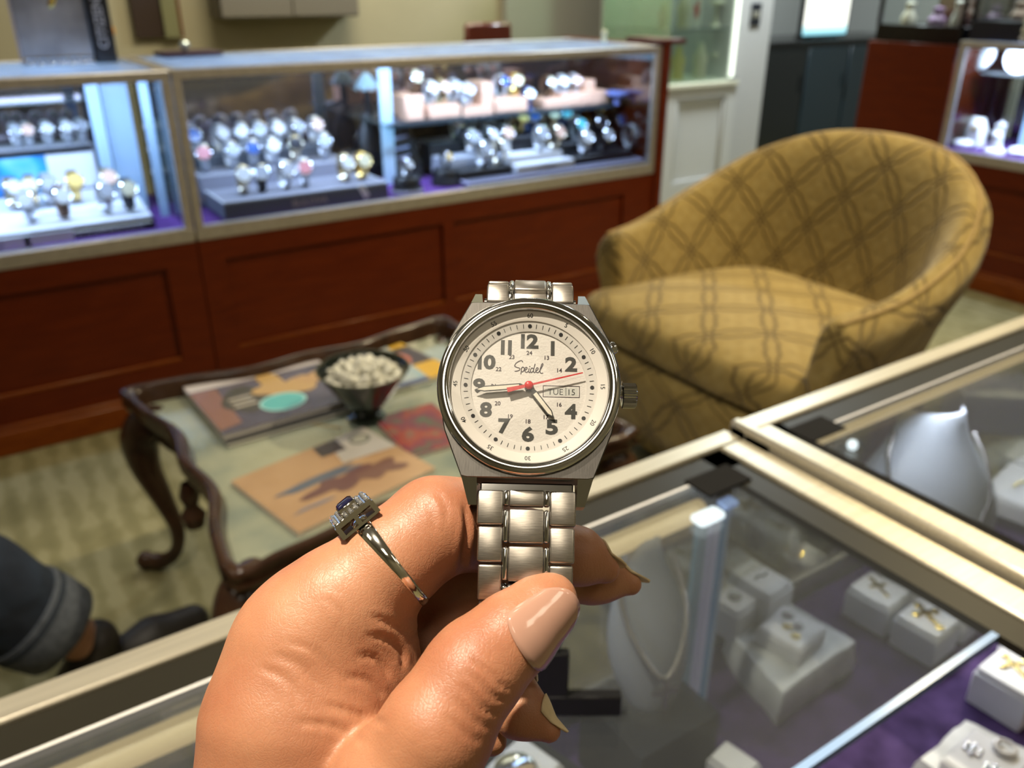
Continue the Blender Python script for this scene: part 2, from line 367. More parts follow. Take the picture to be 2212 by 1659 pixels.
# left case
LX0, LX1, RX1 = -0.95, 0.558, 2.32
t = thing('display_case', 'standing showcase at the left end of the far row, with the blue-backed watch tray', 'display case', (LX0, FY, 0))
wood_base(t, LX1 - LX0 - 0.002, BACKY - FY, [(0.10, 0.462 - LX0, 0.165, 0.453)])
glass_case(t, LX1 - LX0 - 0.002, BACKY - FY, [(0.0, 0.025), (LX1 - LX0 - 0.026, LX1 - LX0 - 0.002)])
t = thing('display_case', 'long standing showcase in the middle of the far row, full of watches', 'display case', (LX1 + 0.002, FY, 0))
wood_base(t, RX1 - LX1 - 0.002, BACKY - FY, [(0.63 - LX1, 1.37 - LX1, 0.165, 0.455), (1.41 - LX1, 2.173 - LX1, 0.165, 0.455)])
glass_case(t, RX1 - LX1 - 0.002, BACKY - FY, [(0.0, 0.024), (RX1 - LX1 - 0.028, RX1 - LX1 - 0.002)])
m = MB(); m.b2((RX1 - LX1 - 0.002, -0.012, 0), (RX1 - LX1 + 0.036, BACKY - FY + 0.05, TOPZ + 0.004), bevel=0.002); m.build('end_panel', CHERRY, t)
m = MB(); m.b2((RX1 - LX1 - 0.01, -0.02, TOPZ + 0.004), (RX1 - LX1 + 0.10, 0.2, TOPZ + 0.022), bevel=0.003); m.build('end_cap', M('dark_cherry_cap', (0.10, 0.012, 0.006), 0.35), t)
# glass upright and shelf inside the long case
dx = 1.28 - LX1
m = MB(); m.b2((dx, 0.25, DECK), (dx + 0.045, 0.258, TOPZ - 0.022)); m.build('glass_upright', M('frosted_glass_upright', (0.42, 0.56, 0.66), 0.25), t)
m = MB(); m.b2((dx, 0.20, 0.755), (RX1 - LX1 - 0.03, 0.54, 0.762)); m.build('glass_shelf', pane_mat('shelf_glass', (0.80, 0.93, 0.92), 0.8, haze=0.05), t)
m = MB(); m.b2((dx, 0.196, 0.752), (RX1 - LX1 - 0.03, 0.201, 0.764)); m.build('shelf_edge', M('dark_shelf_edge', (0.02, 0.035, 0.045), 0.3), t)
m = MB(); m.b2((LX1 - LX0 - 0.001, 0, 0), (LX1 - LX0, 0.001, 0.001)); m.bm.free()
# bright uprights at the right end of the left case
tl = [o for o in COL.objects if o.name == 'display_case'][0]
for (x0, x1, y) in ((0.385, 0.42, 0.30), (0.43, 0.505, 0.34), (0.515, 0.54, 0.22)):
    m = MB(); m.b2((x0 - LX0, y, DECK), (x1 - LX0, y + 0.006, TOPZ - 0.022)); m.build('glass_upright', M('frosted_glass_upright', (0.36, 0.50, 0.66), 0.3), tl)
m = MB(); m.b2((0.10 - LX0, 0.36, 0.885), (0.40 - LX0, 0.55, 0.891)); m.build('glass_shelf', pane_mat('shelf_glass', (0.80, 0.93, 0.92), 0.8, haze=0.05), tl)
# ================================================================ showcase on the right, seen across the armchair
RXF = 3.58
rot = Matrix.Rotation(-PI / 2, 3, 'Z')      # local x runs towards -Y, local y into the case (+X)
t = thing('display_case', 'standing showcase at the right edge with white busts, behind the armchair', 'display case', (RXF, 2.10, 0), rot)
wood_base(t, 1.7, 0.55, [(0.12, 1.5, 0.165, 0.44)])
glass_case(t, 1.7, 0.55, [(0, 0.026), (1.674, 1.7)], z0=0.515, zt=0.985)
t = thing('wood_pedestal', 'plain red-brown wooden pedestal panel beside the right-hand showcase', 'pedestal', (RXF + 0.005, 2.115, 0))
m = MB(); m.b2((0, 0, 0), (0.5, 0.42, 0.965), bevel=0.003); m.build('cabinet_body', CHERRY, t)
m = MB(); m.b2((-0.012, -0.002, 0), (0.0, 0.422, 0.07), bevel=0.003); m.build('plinth', CHERRYTRIM, t)
# upper black case standing on both
t = thing('tabletop_showcase', 'black-framed glass showcase standing on the pedestal at the upper right', 'display case', (RXF + 0.03, 2.125, 0.9655))
m = MB(); m.b2((0, 0, 0), (0.46, 0.40, 0.068), bevel=0.003); m.build('black_base', BLACKGLOSS, t)
for (x, y) in ((0.0, 0.0), (0.0, 0.386), (0.446, 0.0), (0.446, 0.386)):
    m = MB(); m.b2((x, y, 0.068), (x + 0.014, y + 0.014, 0.6)); m.build('frame_post', BLACKGLOSS, t)
m = MB(); m.b2((0.014, 0.003, 0.068), (0.446, 0.006, 0.6)); m.b2((0.004, 0.014, 0.068), (0.007, 0.386, 0.6)); m.build('pane', PANE, t)
m = MB(); m.b2((0.42, 0.02, 0.068), (0.428, 0.38, 0.6)); m.build('back_panel', MIRROR, t)
t2 = thing('tabletop_showcase', 'smaller blue-black glass showcase on the right-hand counter, at the top edge', 'display case', (RXF + 0.05, 1.72, 0.9855))
m = MB(); m.b2((0, 0, 0), (0.40, 0.385, 0.075), bevel=0.003); m.build('black_base', M('blue_black_plastic', (0.018, 0.022, 0.036), 0.3), t2)
for (x, y) in ((0.0, 0.0), (0.0, 0.371), (0.386, 0.0), (0.386, 0.371)):
    m = MB(); m.b2((x, y, 0.075), (x + 0.014, y + 0.014, 0.55)); m.build('frame_post', BLACKGLOSS, t2)
m = MB(); m.b2((0.004, 0.014, 0.075), (0.007, 0.371, 0.55)); m.build('pane', PANE, t2)
m = MB(); m.b2((0.37, 0.01, 0.075), (0.376, 0.37, 0.55)); m.build('back_panel', GREYWALL, t2)
area('case_lamp', (3.86, 2.32, 1.5), (3.86, 2.32, 1.0), 2.5, (0.9, 0.95, 1.0), 0.3, 0.2)
area('case_lamp', (3.82, 1.92, 1.5), (3.82, 1.92, 1.0), 2.0, (0.9, 0.95, 1.0), 0.3, 0.2)
# ================================================================ alcove: black counter, screen
t = thing('counter_cabinet', 'black lacquered counter cabinet in the alcove beside the white column', 'cabinet', (4.30, 3.78, 0))
m = MB(); m.b2((0, 0, 0.0), (1.6, 0.5, 0.845)); m.build('cabinet_body', M('black_lacquer', (0.010, 0.012, 0.011), 0.25), t)
m = MB(); m.b2((-0.01, -0.02, 0.845), (1.62, 0.5, 0.868), bevel=0.003); m.build('worktop', BLACKGLOSS, t)
for k in range(3):
    m = MB(); m.b2((0.02 + k * 0.42, -0.016, 0.05), (0.42 + k * 0.42, 0, 0.82), bevel=0.003)
    d = m.build('door', M('black_cabinet_door', (0.012, 0.014, 0.014) if k < 1 else (0.02, 0.035, 0.045), 0.25), t)  # slight blue reflection painted into the doors after the first
    m = MB(); m.tube([(0.40 + k * 0.42, -0.03, 0.56), (0.40 + k * 0.42, -0.03, 0.66)], 0.006, 8); m.build('handle', BLACKGLOSS, d)
t = thing('computer_screen', 'bright white screen with a blue lower edge standing on the black counter', 'screen', (4.98, 3.86, 0.869))
SCR = bpy.data.materials.new('lit_screen'); SCR.use_nodes = True; nt = SCR.node_tree; b = nt.nodes['Principled BSDF']
tc = N(nt, 'ShaderNodeTexCoord'); sp = N(nt, 'ShaderNodeSeparateXYZ'); nt.links.new(tc.outputs['Object'], sp.inputs[0])
mr = N(nt, 'ShaderNodeMath', operation='MULTIPLY_ADD'); mr.inputs[1].default_value = 9.0; mr.inputs[2].default_value = 0.0; nt.links.new(sp.outputs[2], mr.inputs[0])
r = ramp(nt, [(0.25, (0.20, 0.52, 0.62)), (0.62, (0.55, 0.85, 0.86)), (0.80, (0.98, 1.0, 0.90))]); nt.links.new(mr.outputs[0], r.inputs[0]); nt.links.new(r.outputs[0], b.inputs['Emission Color'])
b.inputs['Emission Strength'].default_value = 1.7; b.inputs['Base Color'].default_value = (0.02, 0.02, 0.02, 1)
m = MB(); m.b2((-0.235, 0.0, 0.01), (0.235, 0.03, 0.70), bevel=0.006); m.build('bezel', BLACKGLOSS, t)
m = MB(); m.b2((-0.215, -0.004, 0.022), (0.215, 0.002, 0.68), bevel=0.0015); m.build('display', SCR, t)
m = MB(); m.b2((-0.12, -0.02, 0), (0.12, 0.14, 0.012), bevel=0.003); m.build('foot', BLACKGLOSS, t)
# ================================================================ white glass cabinet by the column
t = thing('glass_cabinet', 'tall white cabinet with lit glass shelves left of the white column', 'cabinet', (3.44, 3.66, 0))
CW, CDp = 0.557, 0.60
m = MB(); m.b2((0.0, 0.02, 0.0), (CW, CDp, 0.66)); m.build('base_cabinet', WHITE, t)
f = MB(); f.b2((0, 0, 0.60), (CW, 0.022, 0.676)); f.b2((0, 0, 0.02), (CW, 0.022, 0.118)); f.b2((0.482, 0, 0.118), (CW, 0.022, 0.60)); f.b2((0, 0, 0.118), (0.09, 0.022, 0.60)); f.build('face_frame', WHITE, t)
m = MB(); m.b2((0.096, 0.004, 0.124), (0.476, 0.016, 0.138), bevel=0.004); m.b2((0.096, 0.004, 0.58), (0.476, 0.016, 0.594), bevel=0.004); m.b2((0.462, 0.004, 0.138), (0.476, 0.016, 0.58), bevel=0.004); m.b2((0.096, 0.004, 0.138), (0.11, 0.016, 0.58), bevel=0.004); m.build('panel_moulding', WHITE, t)
m = MB(); m.b2((-0.01, -0.015, 0.66), (CW, CDp, 0.684), bevel=0.003); m.build('ledge', M('cream_ledge', (0.80, 0.78, 0.62), 0.4), t)
for z in (0.955, 1.25):
    m = MB(); m.b2((0.01, 0.02, z), (CW - 0.01, CDp - 0.02, z + 0.008)); m.build('glass_shelf', pane_mat('shelf_glass_pale', (0.84, 0.93, 0.90), 0.8, haze=0.05), t)
    m = MB(); m.b2((0.01, 0.016, z), (CW - 0.01, 0.02, z + 0.008)); m.build('shelf_edge', M('green_shelf_edge', (0.16, 0.24, 0.20), 0.2), t)
m = MB(); m.b2((0.0, CDp - 0.015, 0.684), (CW, CDp, 1.9)); m.build('back_panel', M('pale_back_panel', (0.44, 0.48, 0.46), 0.5), t)
m = MB(); m.b2((0.0, 0.005, 0.684), (0.006, CDp - 0.016, 1.9)); m.build('side_pane', pane_mat('green_side_glass', (0.78, 0.90, 0.70), 0.5, haze=0.16), t)
m = MB(); m.b2((0.006, 0.0, 0.69), (0.20, 0.005, 1.9)); m.b2((0.207, 0.0, 0.69), (CW - 0.05, 0.005, 1.9)); m.build('door_pane', PANE, t)
m = MB(); m.tube([(0.505, 0.01, 0.70), (0.505, 0.01, 1.9)], 0.016, 10); m.build('light_tube', M('lit_tube', (0.9, 0.95, 0.85), 0.4, emit=(0.92, 1.0, 0.86), es=1.5), t)
m = MB(); m.box((0.52, 0.005, 0.694), (0.05, 0.03, 0.02)); m.build('tube_socket', M('grey_socket', (0.3, 0.32, 0.3), 0.4), t)
t = thing('wall_switch', 'small black switch plate with three pale rockers on the white column', 'switch', (4.13, 3.692, 1.03))
m = MB(); m.b2((-0.042, 0, -0.062), (0.042, 0.009, 0.062), bevel=0.003); m.build('plate', M('black_switch_plate', (0.02, 0.022, 0.028), 0.3), t)
for k in range(3):
    m = MB(); m.b2((-0.03 + k * 0.022, -0.005, -0.018), (-0.018 + k * 0.022, 0.001, 0.018), bevel=0.002); m.build('rocker', M('pale_rocker', (0.40, 0.38, 0.30), 0.4), t)
# ================================================================ patterned armchair
def fabric_mat():
    m, nt, b = nodes_of('gold_lattice_fabric'); L = nt.links
    uv = N(nt, 'ShaderNodeUVMap', uv_map='UVMap'); sp = N(nt, 'ShaderNodeSeparateXYZ'); L.new(uv.outputs[0], sp.inputs[0])
    def mth(op, a, c=None, v=None, d=None):
        n = N(nt, 'ShaderNodeMath', operation=op)
        for k, x in enumerate((a, c, d)):
            if x is None: continue
            if isinstance(x, (int, float)): n.inputs[k].default_value = x
            else: L.new(x, n.inputs[k])
        return n.outputs[0]
    u, v = mth('MULTIPLY', sp.outputs[0], 5.3), mth('MULTIPLY', sp.outputs[1], 5.3)
    a, c = mth('ADD', u, v), mth('SUBTRACT', u, v)
    def tri(x): return mth('ABSOLUTE', mth('SUBTRACT', mth('FRACT', x), 0.5))           # 0 on a line, .5 half way
    da, dc = tri(a), tri(c)
    def line(d, along):
        wv = mth('MULTIPLY_ADD', mth('ABSOLUTE', mth('SINE', mth('MULTIPLY', mth('ADD', along, 0.5), PI))), 0.070, d=0.022)
        wv = mth('ADD', wv, mth('MULTIPLY', mth('ABSOLUTE', mth('SINE', mth('MULTIPLY', along, 3 * PI))), 0.032))
        e = mth('ABSOLUTE', mth('SUBTRACT', d, wv))
        return mth('SUBTRACT', 1, mth('SMOOTH_MIN', 1, mth('MULTIPLY', e, 21), d=0.1))
    ln = mth('MAXIMUM', line(da, c), line(dc, a)); ln = mth('MAXIMUM', ln, 0)
    # flower blob in every cell
    ra, rc = mth('SUBTRACT', 0.5, da), mth('SUBTRACT', 0.5, dc)
    rr = mth('SQRT', mth('ADD', mth('POWER', ra, 2), mth('POWER', rc, 2)))
    ang = mth('ARCTAN2', mth('SUBTRACT', mth('FRACT', a), 0.0), mth('SUBTRACT', mth('FRACT', c), 0.0))
    nz = N(nt, 'ShaderNodeTexNoise'); nz.inputs['Scale'].default_value = 55; nz.inputs['Detail'].default_value = 4; L.new(uv.outputs[0], nz.inputs[0])
    r4 = mth('SQRT', mth('ADD', mth('POWER', mth('SUBTRACT', ra, 0.14), 2), mth('POWER', mth('SUBTRACT', rc, 0.14), 2)))
    blob = mth('SUBTRACT', 1, mth('MULTIPLY', r4, 6.0)); blob = mth('MAXIMUM', blob, 0)
    bl = mth('MULTIPLY', blob, mth('MULTIPLY_ADD', nz.outputs[0], 1.6, d=-0.1)); 
    hl = mth('MULTIPLY', mth('MAXIMUM', mth('SUBTRACT', 1, mth('MULTIPLY', mth('ABSOLUTE', mth('SUBTRACT', rr, 0.2)), 18)), 0), 0.25)
    mix = N(nt, 'ShaderNodeMix', data_type='RGBA'); mix.inputs['A'].default_value = (0.282, 0.204, 0.066, 1); mix.inputs['B'].default_value = (0.080, 0.052, 0.015, 1)
    k = mth('MINIMUM', mth('ADD', mth('MULTIPLY', ln, 0.95), hl), 1); L.new(k, mix.inputs['Factor'])
    m2 = N(nt, 'ShaderNodeMix', data_type='RGBA'); m2.inputs['B'].default_value = (0.36, 0.275, 0.105, 1); L.new(mix.outputs['Result'], m2.inputs['A']); L.new(mth('MINIMUM', mth('MAXIMUM', bl, 0), 0.8), m2.inputs['Factor'])
    L.new(m2.outputs['Result'], b.inputs['Base Color']); b.inputs['Roughness'].default_value = 0.8; b.inputs['Specular IOR Level'].default_value = 0.2; b.inputs['Sheen Weight'].default_value = 0.2
    bp = N(nt, 'ShaderNodeBump'); bp.inputs['Strength'].default_value = 0.5; bp.inputs['Distance'].default_value = 0.004; bp.invert = True
    L.new(k, bp.inputs['Height']); L.new(bp.outputs[0], b.inputs['Normal']); return m
FABRIC = fabric_mat()
def catmull(P, n):
    P = [Vector(p) for p in P]; out = []
    for i in range(len(P) - 1):
        p0, p1, p2, p3 = P[max(i - 1, 0)], P[i], P[i + 1], P[min(i + 2, len(P) - 1)]
        for k in range(n):
            t = k / n; out.append(0.5 * ((2 * p1) + (p2 - p0) * t + (2 * p0 - 5 * p1 + 4 * p2 - p3) * t * t + (3 * p1 - p0 - 3 * p2 + p3) * t ** 3))
    out.append(P[-1]); return out
AC = Vector((1.70, 1.335, 0))
t = thing('armchair', 'gold patterned tub armchair with a rounded back across the counter', 'armchair', AC)
# shell: control stations round the U, from the far (left) arm front, round the back, to the near (right) arm front
# (x, y) inner top line, height of the top, outward lean of the wall, half thickness
ST = [(-0.265, 0.318, 0.60, 0.03), (-0.12, 0.345, 0.615, 0.05), (0.06, 0.352, 0.68, 0.09), (0.20, 0.285, 0.775, 0.13), (0.275, 0.16, 0.835, 0.15), (0.295, 0.0, 0.85, 0.155),
      (0.275, -0.16, 0.835, 0.15), (0.20, -0.285, 0.775, 0.13), (0.06, -0.352, 0.68, 0.09), (-0.12, -0.362, 0.615, 0.05), (-0.30, -0.345, 0.595, 0.03)]
top = catmull([(a, b, c) for a, b, c, d in ST], 6); lean = [p.x for p in catmull([(d, 0, 0) for a, b, c, d in ST], 6)]
n = len(top)
arc = [0.0]
for a, b in zip(top, top[1:]): arc.append(arc[-1] + (b - a).length * 1.05)
def shell_ring(i):
    p = top[i]; tg = top[min(i + 1, n - 1)] - top[max(i - 1, 0)]; tg.z = 0; tg.normalize()
    out = Vector((tg.y, -tg.x, 0)); 
    if out.dot(Vector((p.x + 0.05, p.y, 0))) < 0: out = -out
    th = 0.048; lz = lean[i]; base = Vector((p.x, p.y, 0))
    L = [(-lz, 0.33), (-lz * 0.8, 0.40), (-lz * 0.45, 0.40 + (p.z - 0.40) * 0.5), (-lz * 0.12, p.z - 0.045), (0.006, p.z - 0.012), (th * 0.5, p.z + 0.006), (th, p.z - 0.004),
         (th * 1.75, p.z - 0.030), (th * 1.8 - lz * 0.1, p.z - 0.08), (th * 1.5 - lz * 0.45, 0.42 + (p.z - 0.42) * 0.35), (th * 1.35 - lz * 0.7, 0.36), (th * 1.2 - lz * 0.8, 0.20), (th * 1.1 - lz * 0.85, 0.12)]
    return [base + out * o + Vector((0, 0, z)) for o, z in L]
m = MB()
R = [shell_ring(i) for i in range(n)]
vv = [[0.0] for _ in range(n)]
for i in range(n):
    for a, b in zip(R[i], R[i][1:]): vv[i].append(vv[i][-1] + (b - a).length)
npf = len(R[0])
P = m.grid(lambda u, v: R[round(u * (n - 1))][round(v * (npf - 1))], n - 1, npf - 1, lambda u, v: (arc[round(u * (n - 1))], vv[round(u * (n - 1))][round(v * (npf - 1))]))
for side in (0, n - 1):
    ring = P[side]; ctr = sum((w.co for w in ring), Vector()) / len(ring)
    mid = m.ring([w.co.lerp(ctr, 0.25) + Vector((-0.018, 0, 0)) for w in ring]); cv = m.bm.verts.new(ctr + Vector((-0.02, 0, 0)))
    for i in range(len(ring)):
        j = (i + 1) % len(ring)
        for q in ((ring[i], ring[j], mid[j], mid[i]), (mid[i], mid[j], cv)):
            f = m.bm.faces.new(q)
            for l in f.loops: l[m.uv].uv = (l.vert.co.y + 0.3, l.vert.co.z)
sh = m.build('backrest', FABRIC, t, smooth=60)
sm = sh.modifiers.new('s', 'SUBSURF'); sm.levels = 1; sm.render_levels = 1
# piping along the outer edge
m = MB(); m.tube([R[i][6] + Vector((0, 0, 0.0)) for i in range(n)], 0.005, 6); m.build('piping', M('gold_piping', (0.30, 0.20, 0.06), 0.7), t)
# seat cushion, domed
def seat_pt(u, v):
    # rounded D in plan with a domed top; v 0 centre top -> edge -> side
    a = 2 * PI * u; ca, sa = math.cos(a), math.sin(a)
    ex = 0.32
    px = math.copysign(abs(ca) ** ex, ca); py = math.copysign(abs(sa) ** ex, sa)
    cx, rx, ry = -0.095, 0.31, 0.335
    if px > 0: ry = 0.335 - 0.06 * px
    prof = [(0.0, 0.505), (0.35, 0.502), (0.65, 0.492), (0.86, 0.476), (0.97, 0.455), (1.0, 0.43), (1.0, 0.395), (0.985, 0.372), (0.93, 0.36), (0.0, 0.36)]
    k, z = prof[round(v * (len(prof) - 1))]
    xx = cx + px * rx * k; wz = min(max((-xx - 0.275) / 0.05, 0), 1); ry += 0.035 * wz * wz * (3 - 2 * wz)
    return Vector((xx, py * ry * k, z))
def seat_uv(u, v):
    p = seat_pt(u, v); k = round(v * 9); return (p.x * 1.0 + 0.35, p.y + (0 if k < 5 else 0)) if k <= 4 else (p.x + 0.35 - (p.z - 0.455) * 1.0, p.y + (p.z - 0.455) * math.copysign(1, p.y) * -0.6)
m = MB(); m.grid(seat_pt, 48, 9, seat_uv, cu=True); sc = m.build('seat_cushion', FABRIC, t, smooth=60)
sm = sc.modifiers.new('s', 'SUBSURF'); sm.levels = 1; sm.render_levels = 1
# seat base / front rail
m = MB()
def base_pt(u, v):
    y = -0.335 + 0.67 * u; zz = [0.12, 0.2, 0.30, 0.355][round(v * 3)]
    return Vector((-0.385 + 0.06 * abs(2 * u - 1) ** 3 + (0.355 - zz) * 0.12, y, zz))
m.grid(base_pt, 16, 3, lambda u, v: (u * 0.67, v * 0.24 + 0.03)); fb = m.build('seat_base', FABRIC, t); sol = fb.modifiers.new('t', 'SOLIDIFY'); sol.thickness = 0.03; sol.offset = 0
m = MB(); m.b2((-0.33, -0.32, 0.13), (0.2, 0.32, 0.357)); m.build('seat_frame', M('dark_webbing', (0.05, 0.035, 0.015), 0.9), t)
for (x, y) in ((-0.32, 0.28), (-0.32, -0.28), (0.16, 0.22), (0.16, -0.22)):
    m = MB(); m.lathe([(0.0, 0.0), (0.016, 0.0), (0.024, 0.13), (0.0, 0.13)], 12, (x, y, 0)); m.build('leg', M('walnut_leg', (0.05, 0.022, 0.010), 0.35), t)
# ================================================================ carved coffee table with a glazed top
TC = Vector((0.575, 1.385, 0)); THX, THY = 0.372, 0.355
WAL = wood_mat('walnut_polished', (0.022, 0.011, 0.007), (0.065, 0.031, 0.016), 0.22, axis=(3, 3, 3), coat=0.6)
t = thing('coffee_table', 'carved walnut coffee table with a scalloped rim and glazed top', 'table', TC)
def rim(u, off=0.0):
    """pie-crust outline: u runs 0..1 round the table"""
    s = int(u * 4) % 4; k = u * 4 - int(u * 4); q = 2 * k - 1                   # q -1..1 along a side
    bow = -0.034 * (1 - q * q) + 0.010 * math.cos(PI * q * 3.0) * (1 - abs(q) ** 5) + 0.022 * abs(q) ** 6
    hx, hy = THX + off, THY + off
    if s == 0: return Vector((-hx - bow, hy * -q, 0))
    if s == 1: return Vector((hx * q, -hy - bow, 0))
    if s == 2: return Vector((hx + bow, hy * q, 0))
    return Vector((hx * -q, hy + bow, 0))
NR = 96
def rim_s(i, off):
    # light smoothing rounds the corners
    return (rim((i % NR) / NR, off) * 2 + rim(((i + 1) % NR) / NR, off) + rim(((i - 1) % NR) / NR, off)) / 4
prof = [(-0.022, 0.408), (-0.016, 0.422), (-0.013, 0.438), (-0.008, 0.447), (0.0, 0.452), (0.008, 0.449), (0.011, 0.441), (0.005, 0.432), (0.010, 0.424), (0.004, 0.410), (-0.010, 0.398), (-0.016, 0.368), (-0.028, 0.362)]
m = MB(); m.grid(lambda u, v: rim_s(round(u * NR), prof[round(v * 12)][0]) + Vector((0, 0, prof[round(v * 12)][1])), NR, 12, cu=True); m.build('scalloped_rim', WAL, t, smooth=70)
def map_mat():
    mm, nt, b = nodes_of('old_map_under_glass'); L = nt.links
    tc = N(nt, 'ShaderNodeTexCoord'); nz = N(nt, 'ShaderNodeTexNoise'); nz.inputs['Scale'].default_value = 4.0; nz.inputs['Detail'].default_value = 6; L.new(tc.outputs['Object'], nz.inputs[0])
    r = ramp(nt, [(0.38, (0.18, 0.225, 0.20)), (0.5, (0.31, 0.335, 0.255)), (0.62, (0.36, 0.38, 0.285)), (0.72, (0.24, 0.30, 0.29))]); L.new(nz.outputs[0], r.inputs[0])
    L.new(r.outputs[0], b.inputs['Base Color']); b.inputs['Roughness'].default_value = 0.12; b.inputs['Coat Weight'].default_value = 1.0; b.inputs['Coat Roughness'].default_value = 0.03; return mm
m = MB(); m.bridge([m.ring([rim_s(i, -0.018) + Vector((0, 0, z)) for i in range(NR)]) for z in (0.396, 0.412)]); m.build('glazed_top', map_mat(), t)
MI = M('map_ink', (0.24, 0.17, 0.06), 0.4)
for P_ in ([(-0.05, 0.02), (-0.13, 0.10), (-0.20, 0.08), (-0.24, 0.16)], [(-0.15, -0.10), (-0.21, -0.15), (-0.19, -0.21), (-0.14, -0.22)]):
    m = MB(); m.tube(catmull([(x, y, 0.4121) for x, y in P_], 5), 0.004, 6, flat=0.2, upv=(1, 1, 0)); m.build('map_coastline', MI, t)
def cab_leg(sx, sy):
    c = Vector((sx * (THX - 0.005), sy * (THY - 0.02), 0)); d = Vector((sx * 0.75, sy * 0.65, 0)).normalized()
    pts = [(-0.06, 0.378, 0.036), (-0.02, 0.372, 0.042), (0.004, 0.335, 0.040), (0.004, 0.27, 0.031), (-0.02, 0.19, 0.022), (-0.038, 0.12, 0.016), (-0.030, 0.065, 0.014), (0.0, 0.03, 0.017), (0.035, 0.022, 0.019), (0.05, 0.035, 0.012)]
    C = catmull([(c + d * o).to_tuple()[:2] + (z,) for o, z, r in pts], 4); Rr = [p.x for p in catmull([(r, 0, 0) for o, z, r in pts], 4)]
    m = MB(); m.tube(C, Rr, 12); l = m.build('leg', WAL, t, smooth=70)
    m = MB(); m.ball(c + d * 0.052 + Vector((0, 0, 0.022)), 0.022, 10); m.build('scroll_toe', WAL, l)
for sx in (-1, 1):
    for sy in (-1, 1): cab_leg(sx, sy)
for sy in (-0.25, 0.05):
    m = MB(); m.lathe([(0, 0.27), (0.018, 0.278), (0.024, 0.30), (0.012, 0.32), (0.02, 0.345), (0.012, 0.37)], 12, (-THX + 0.03, sy, 0)); m.build('drop_finial', WAL, t)
# ---------------------------------------------------------------- magazines, bowl of mints
TZ = 0.4132
def sheet(name, lab, quad, z, thick, cover, group=None, pages=(0.75, 0.72, 0.66)):
    """magazine from four picture corners projected onto the table height: back-left, back-right, front-right, front-left"""
    P = [on_z(x, y, z + thick) for x, y in quad]; o = P[3].copy(); o.z = z
    ex = (P[2] - P[3]); ex.z = 0; w = ((P[2] - P[3]).length + (P[1] - P[0]).length) / 2; ex.normalize(); ey = Vector((-ex.y, ex.x, 0)); h = ((P[0] - P[3]).length + (P[1] - P[2]).length) / 2
    t = thing(name, lab, 'magazine', o, Matrix((ex, ey, Vector((0, 0, 1)))).transposed(), group)
    m = MB(); m.b2((0, 0, 0.0004), (w, h, thick - 0.0006)); m.build('pages', M('page_edges', pages, 0.7), t)
    m = MB(); m.b2((-0.001, -0.001, thick - 0.0006), (w + 0.001, h + 0.001, thick)); m.b2((-0.001, -0.001, 0), (w + 0.001, h + 0.001, 0.0004)); cv = m.build('cover', cover, t)
    return t, cv, w, h, thick
def blob_mat(name, stops, scale=7, rough=0.25):
    mm, nt, b = nodes_of(name); tc = N(nt, 'ShaderNodeTexCoord'); nz = N(nt, 'ShaderNodeTexNoise'); nz.inputs['Scale'].default_value = scale; nz.inputs['Detail'].default_value = 3
    nt.links.new(tc.outputs['Object'], nz.inputs[0]); r = ramp(nt, stops); nt.links.new(nz.outputs[0], r.inputs[0]); nt.links.new(r.outputs[0], b.inputs['Base Color']); b.inputs['Roughness'].default_value = rough; return mm
def patch(par, pts, z, mat, name, n=24):
    m = MB(); m.prism(pts, z, z + 0.0004); return m.build(name, mat, par)
def ell(cx, cy, rx, ry, n=28, a0=0): return [(cx + rx * math.cos(2 * PI * k / n), cy + ry * math.sin(2 * PI * k / n)) for k in range(n)]
def wob(cx, cy, rx, ry, seed, n=26, amp=0.25):
    rnd = random.Random(seed); ph = [rnd.uniform(0, 6.28) for _ in range(4)]
    return [(cx + rx * (1 + amp * sum(math.sin((j + 2) * a + ph[j]) for j in range(4)) / 2.5) * math.cos(a), cy + ry * (1 + amp * sum(math.sin((j + 2) * a + ph[j]) for j in range(4)) / 2.5) * math.sin(a)) for a in (2 * PI * k / n for k in range(n))]
flat = lambda nm, c: M(nm, c, 0.3)
q1, _, _, _, _ = sheet('magazine', 'dark magazine lying under the teal-badged one on the coffee table', [(422, 862), (705, 768), (770, 880), (492, 958)], TZ, 0.008, flat('black_cover', (0.03, 0.03, 0.035)))
t, cv, w, h, th = sheet('magazine', 'magazine with a teal oval badge and a tan animal on its cover', [(415, 846), (690, 752), (758, 862), (484, 940)], TZ + 0.0082, 0.010, blob_mat('slate_cover', [(0.4, (0.085, 0.075, 0.10)), (0.6, (0.14, 0.12, 0.15))], 5))
Z = th
patch(cv, [(0.0, h * 0.84), (w, h * 0.80), (w, h), (0, h)], Z, flat('white_masthead', (0.62, 0.58, 0.60)), 'masthead')
patch(cv, [(0.0, 0.02), (w * 0.16, h * 0.12), (w * 0.18, h * 0.80), (0, h * 0.83)], Z + .0001, flat('rust_cover_patch', (0.26, 0.13, 0.09)), 'photo_strip')
patch(cv, wob(w * 0.30, h * 0.48, w * 0.15, h * 0.26, 3, amp=.15), Z + .0002, flat('dark_olive_patch', (0.07, 0.06, 0.035)), 'dark_panel')
patch(cv, wob(w * 0.60, h * 0.55, w * 0.20, h * 0.22, 9, amp=.5), Z + .0003, flat('tan_animal', (0.52, 0.33, 0.12)), 'animal_picture')
patch(cv, wob(w * 0.85, h * 0.56, w * 0.13, h * 0.10, 4, amp=.4), Z + .0004, flat('tan_animal', (0.50, 0.30, 0.12)), 'animal_picture')
patch(cv, ell(w * 0.50, h * 0.27, w * 0.165, h * 0.155), Z + .0006, flat('pale_teal_ring', (0.45, 0.75, 0.72)), 'badge_ring')
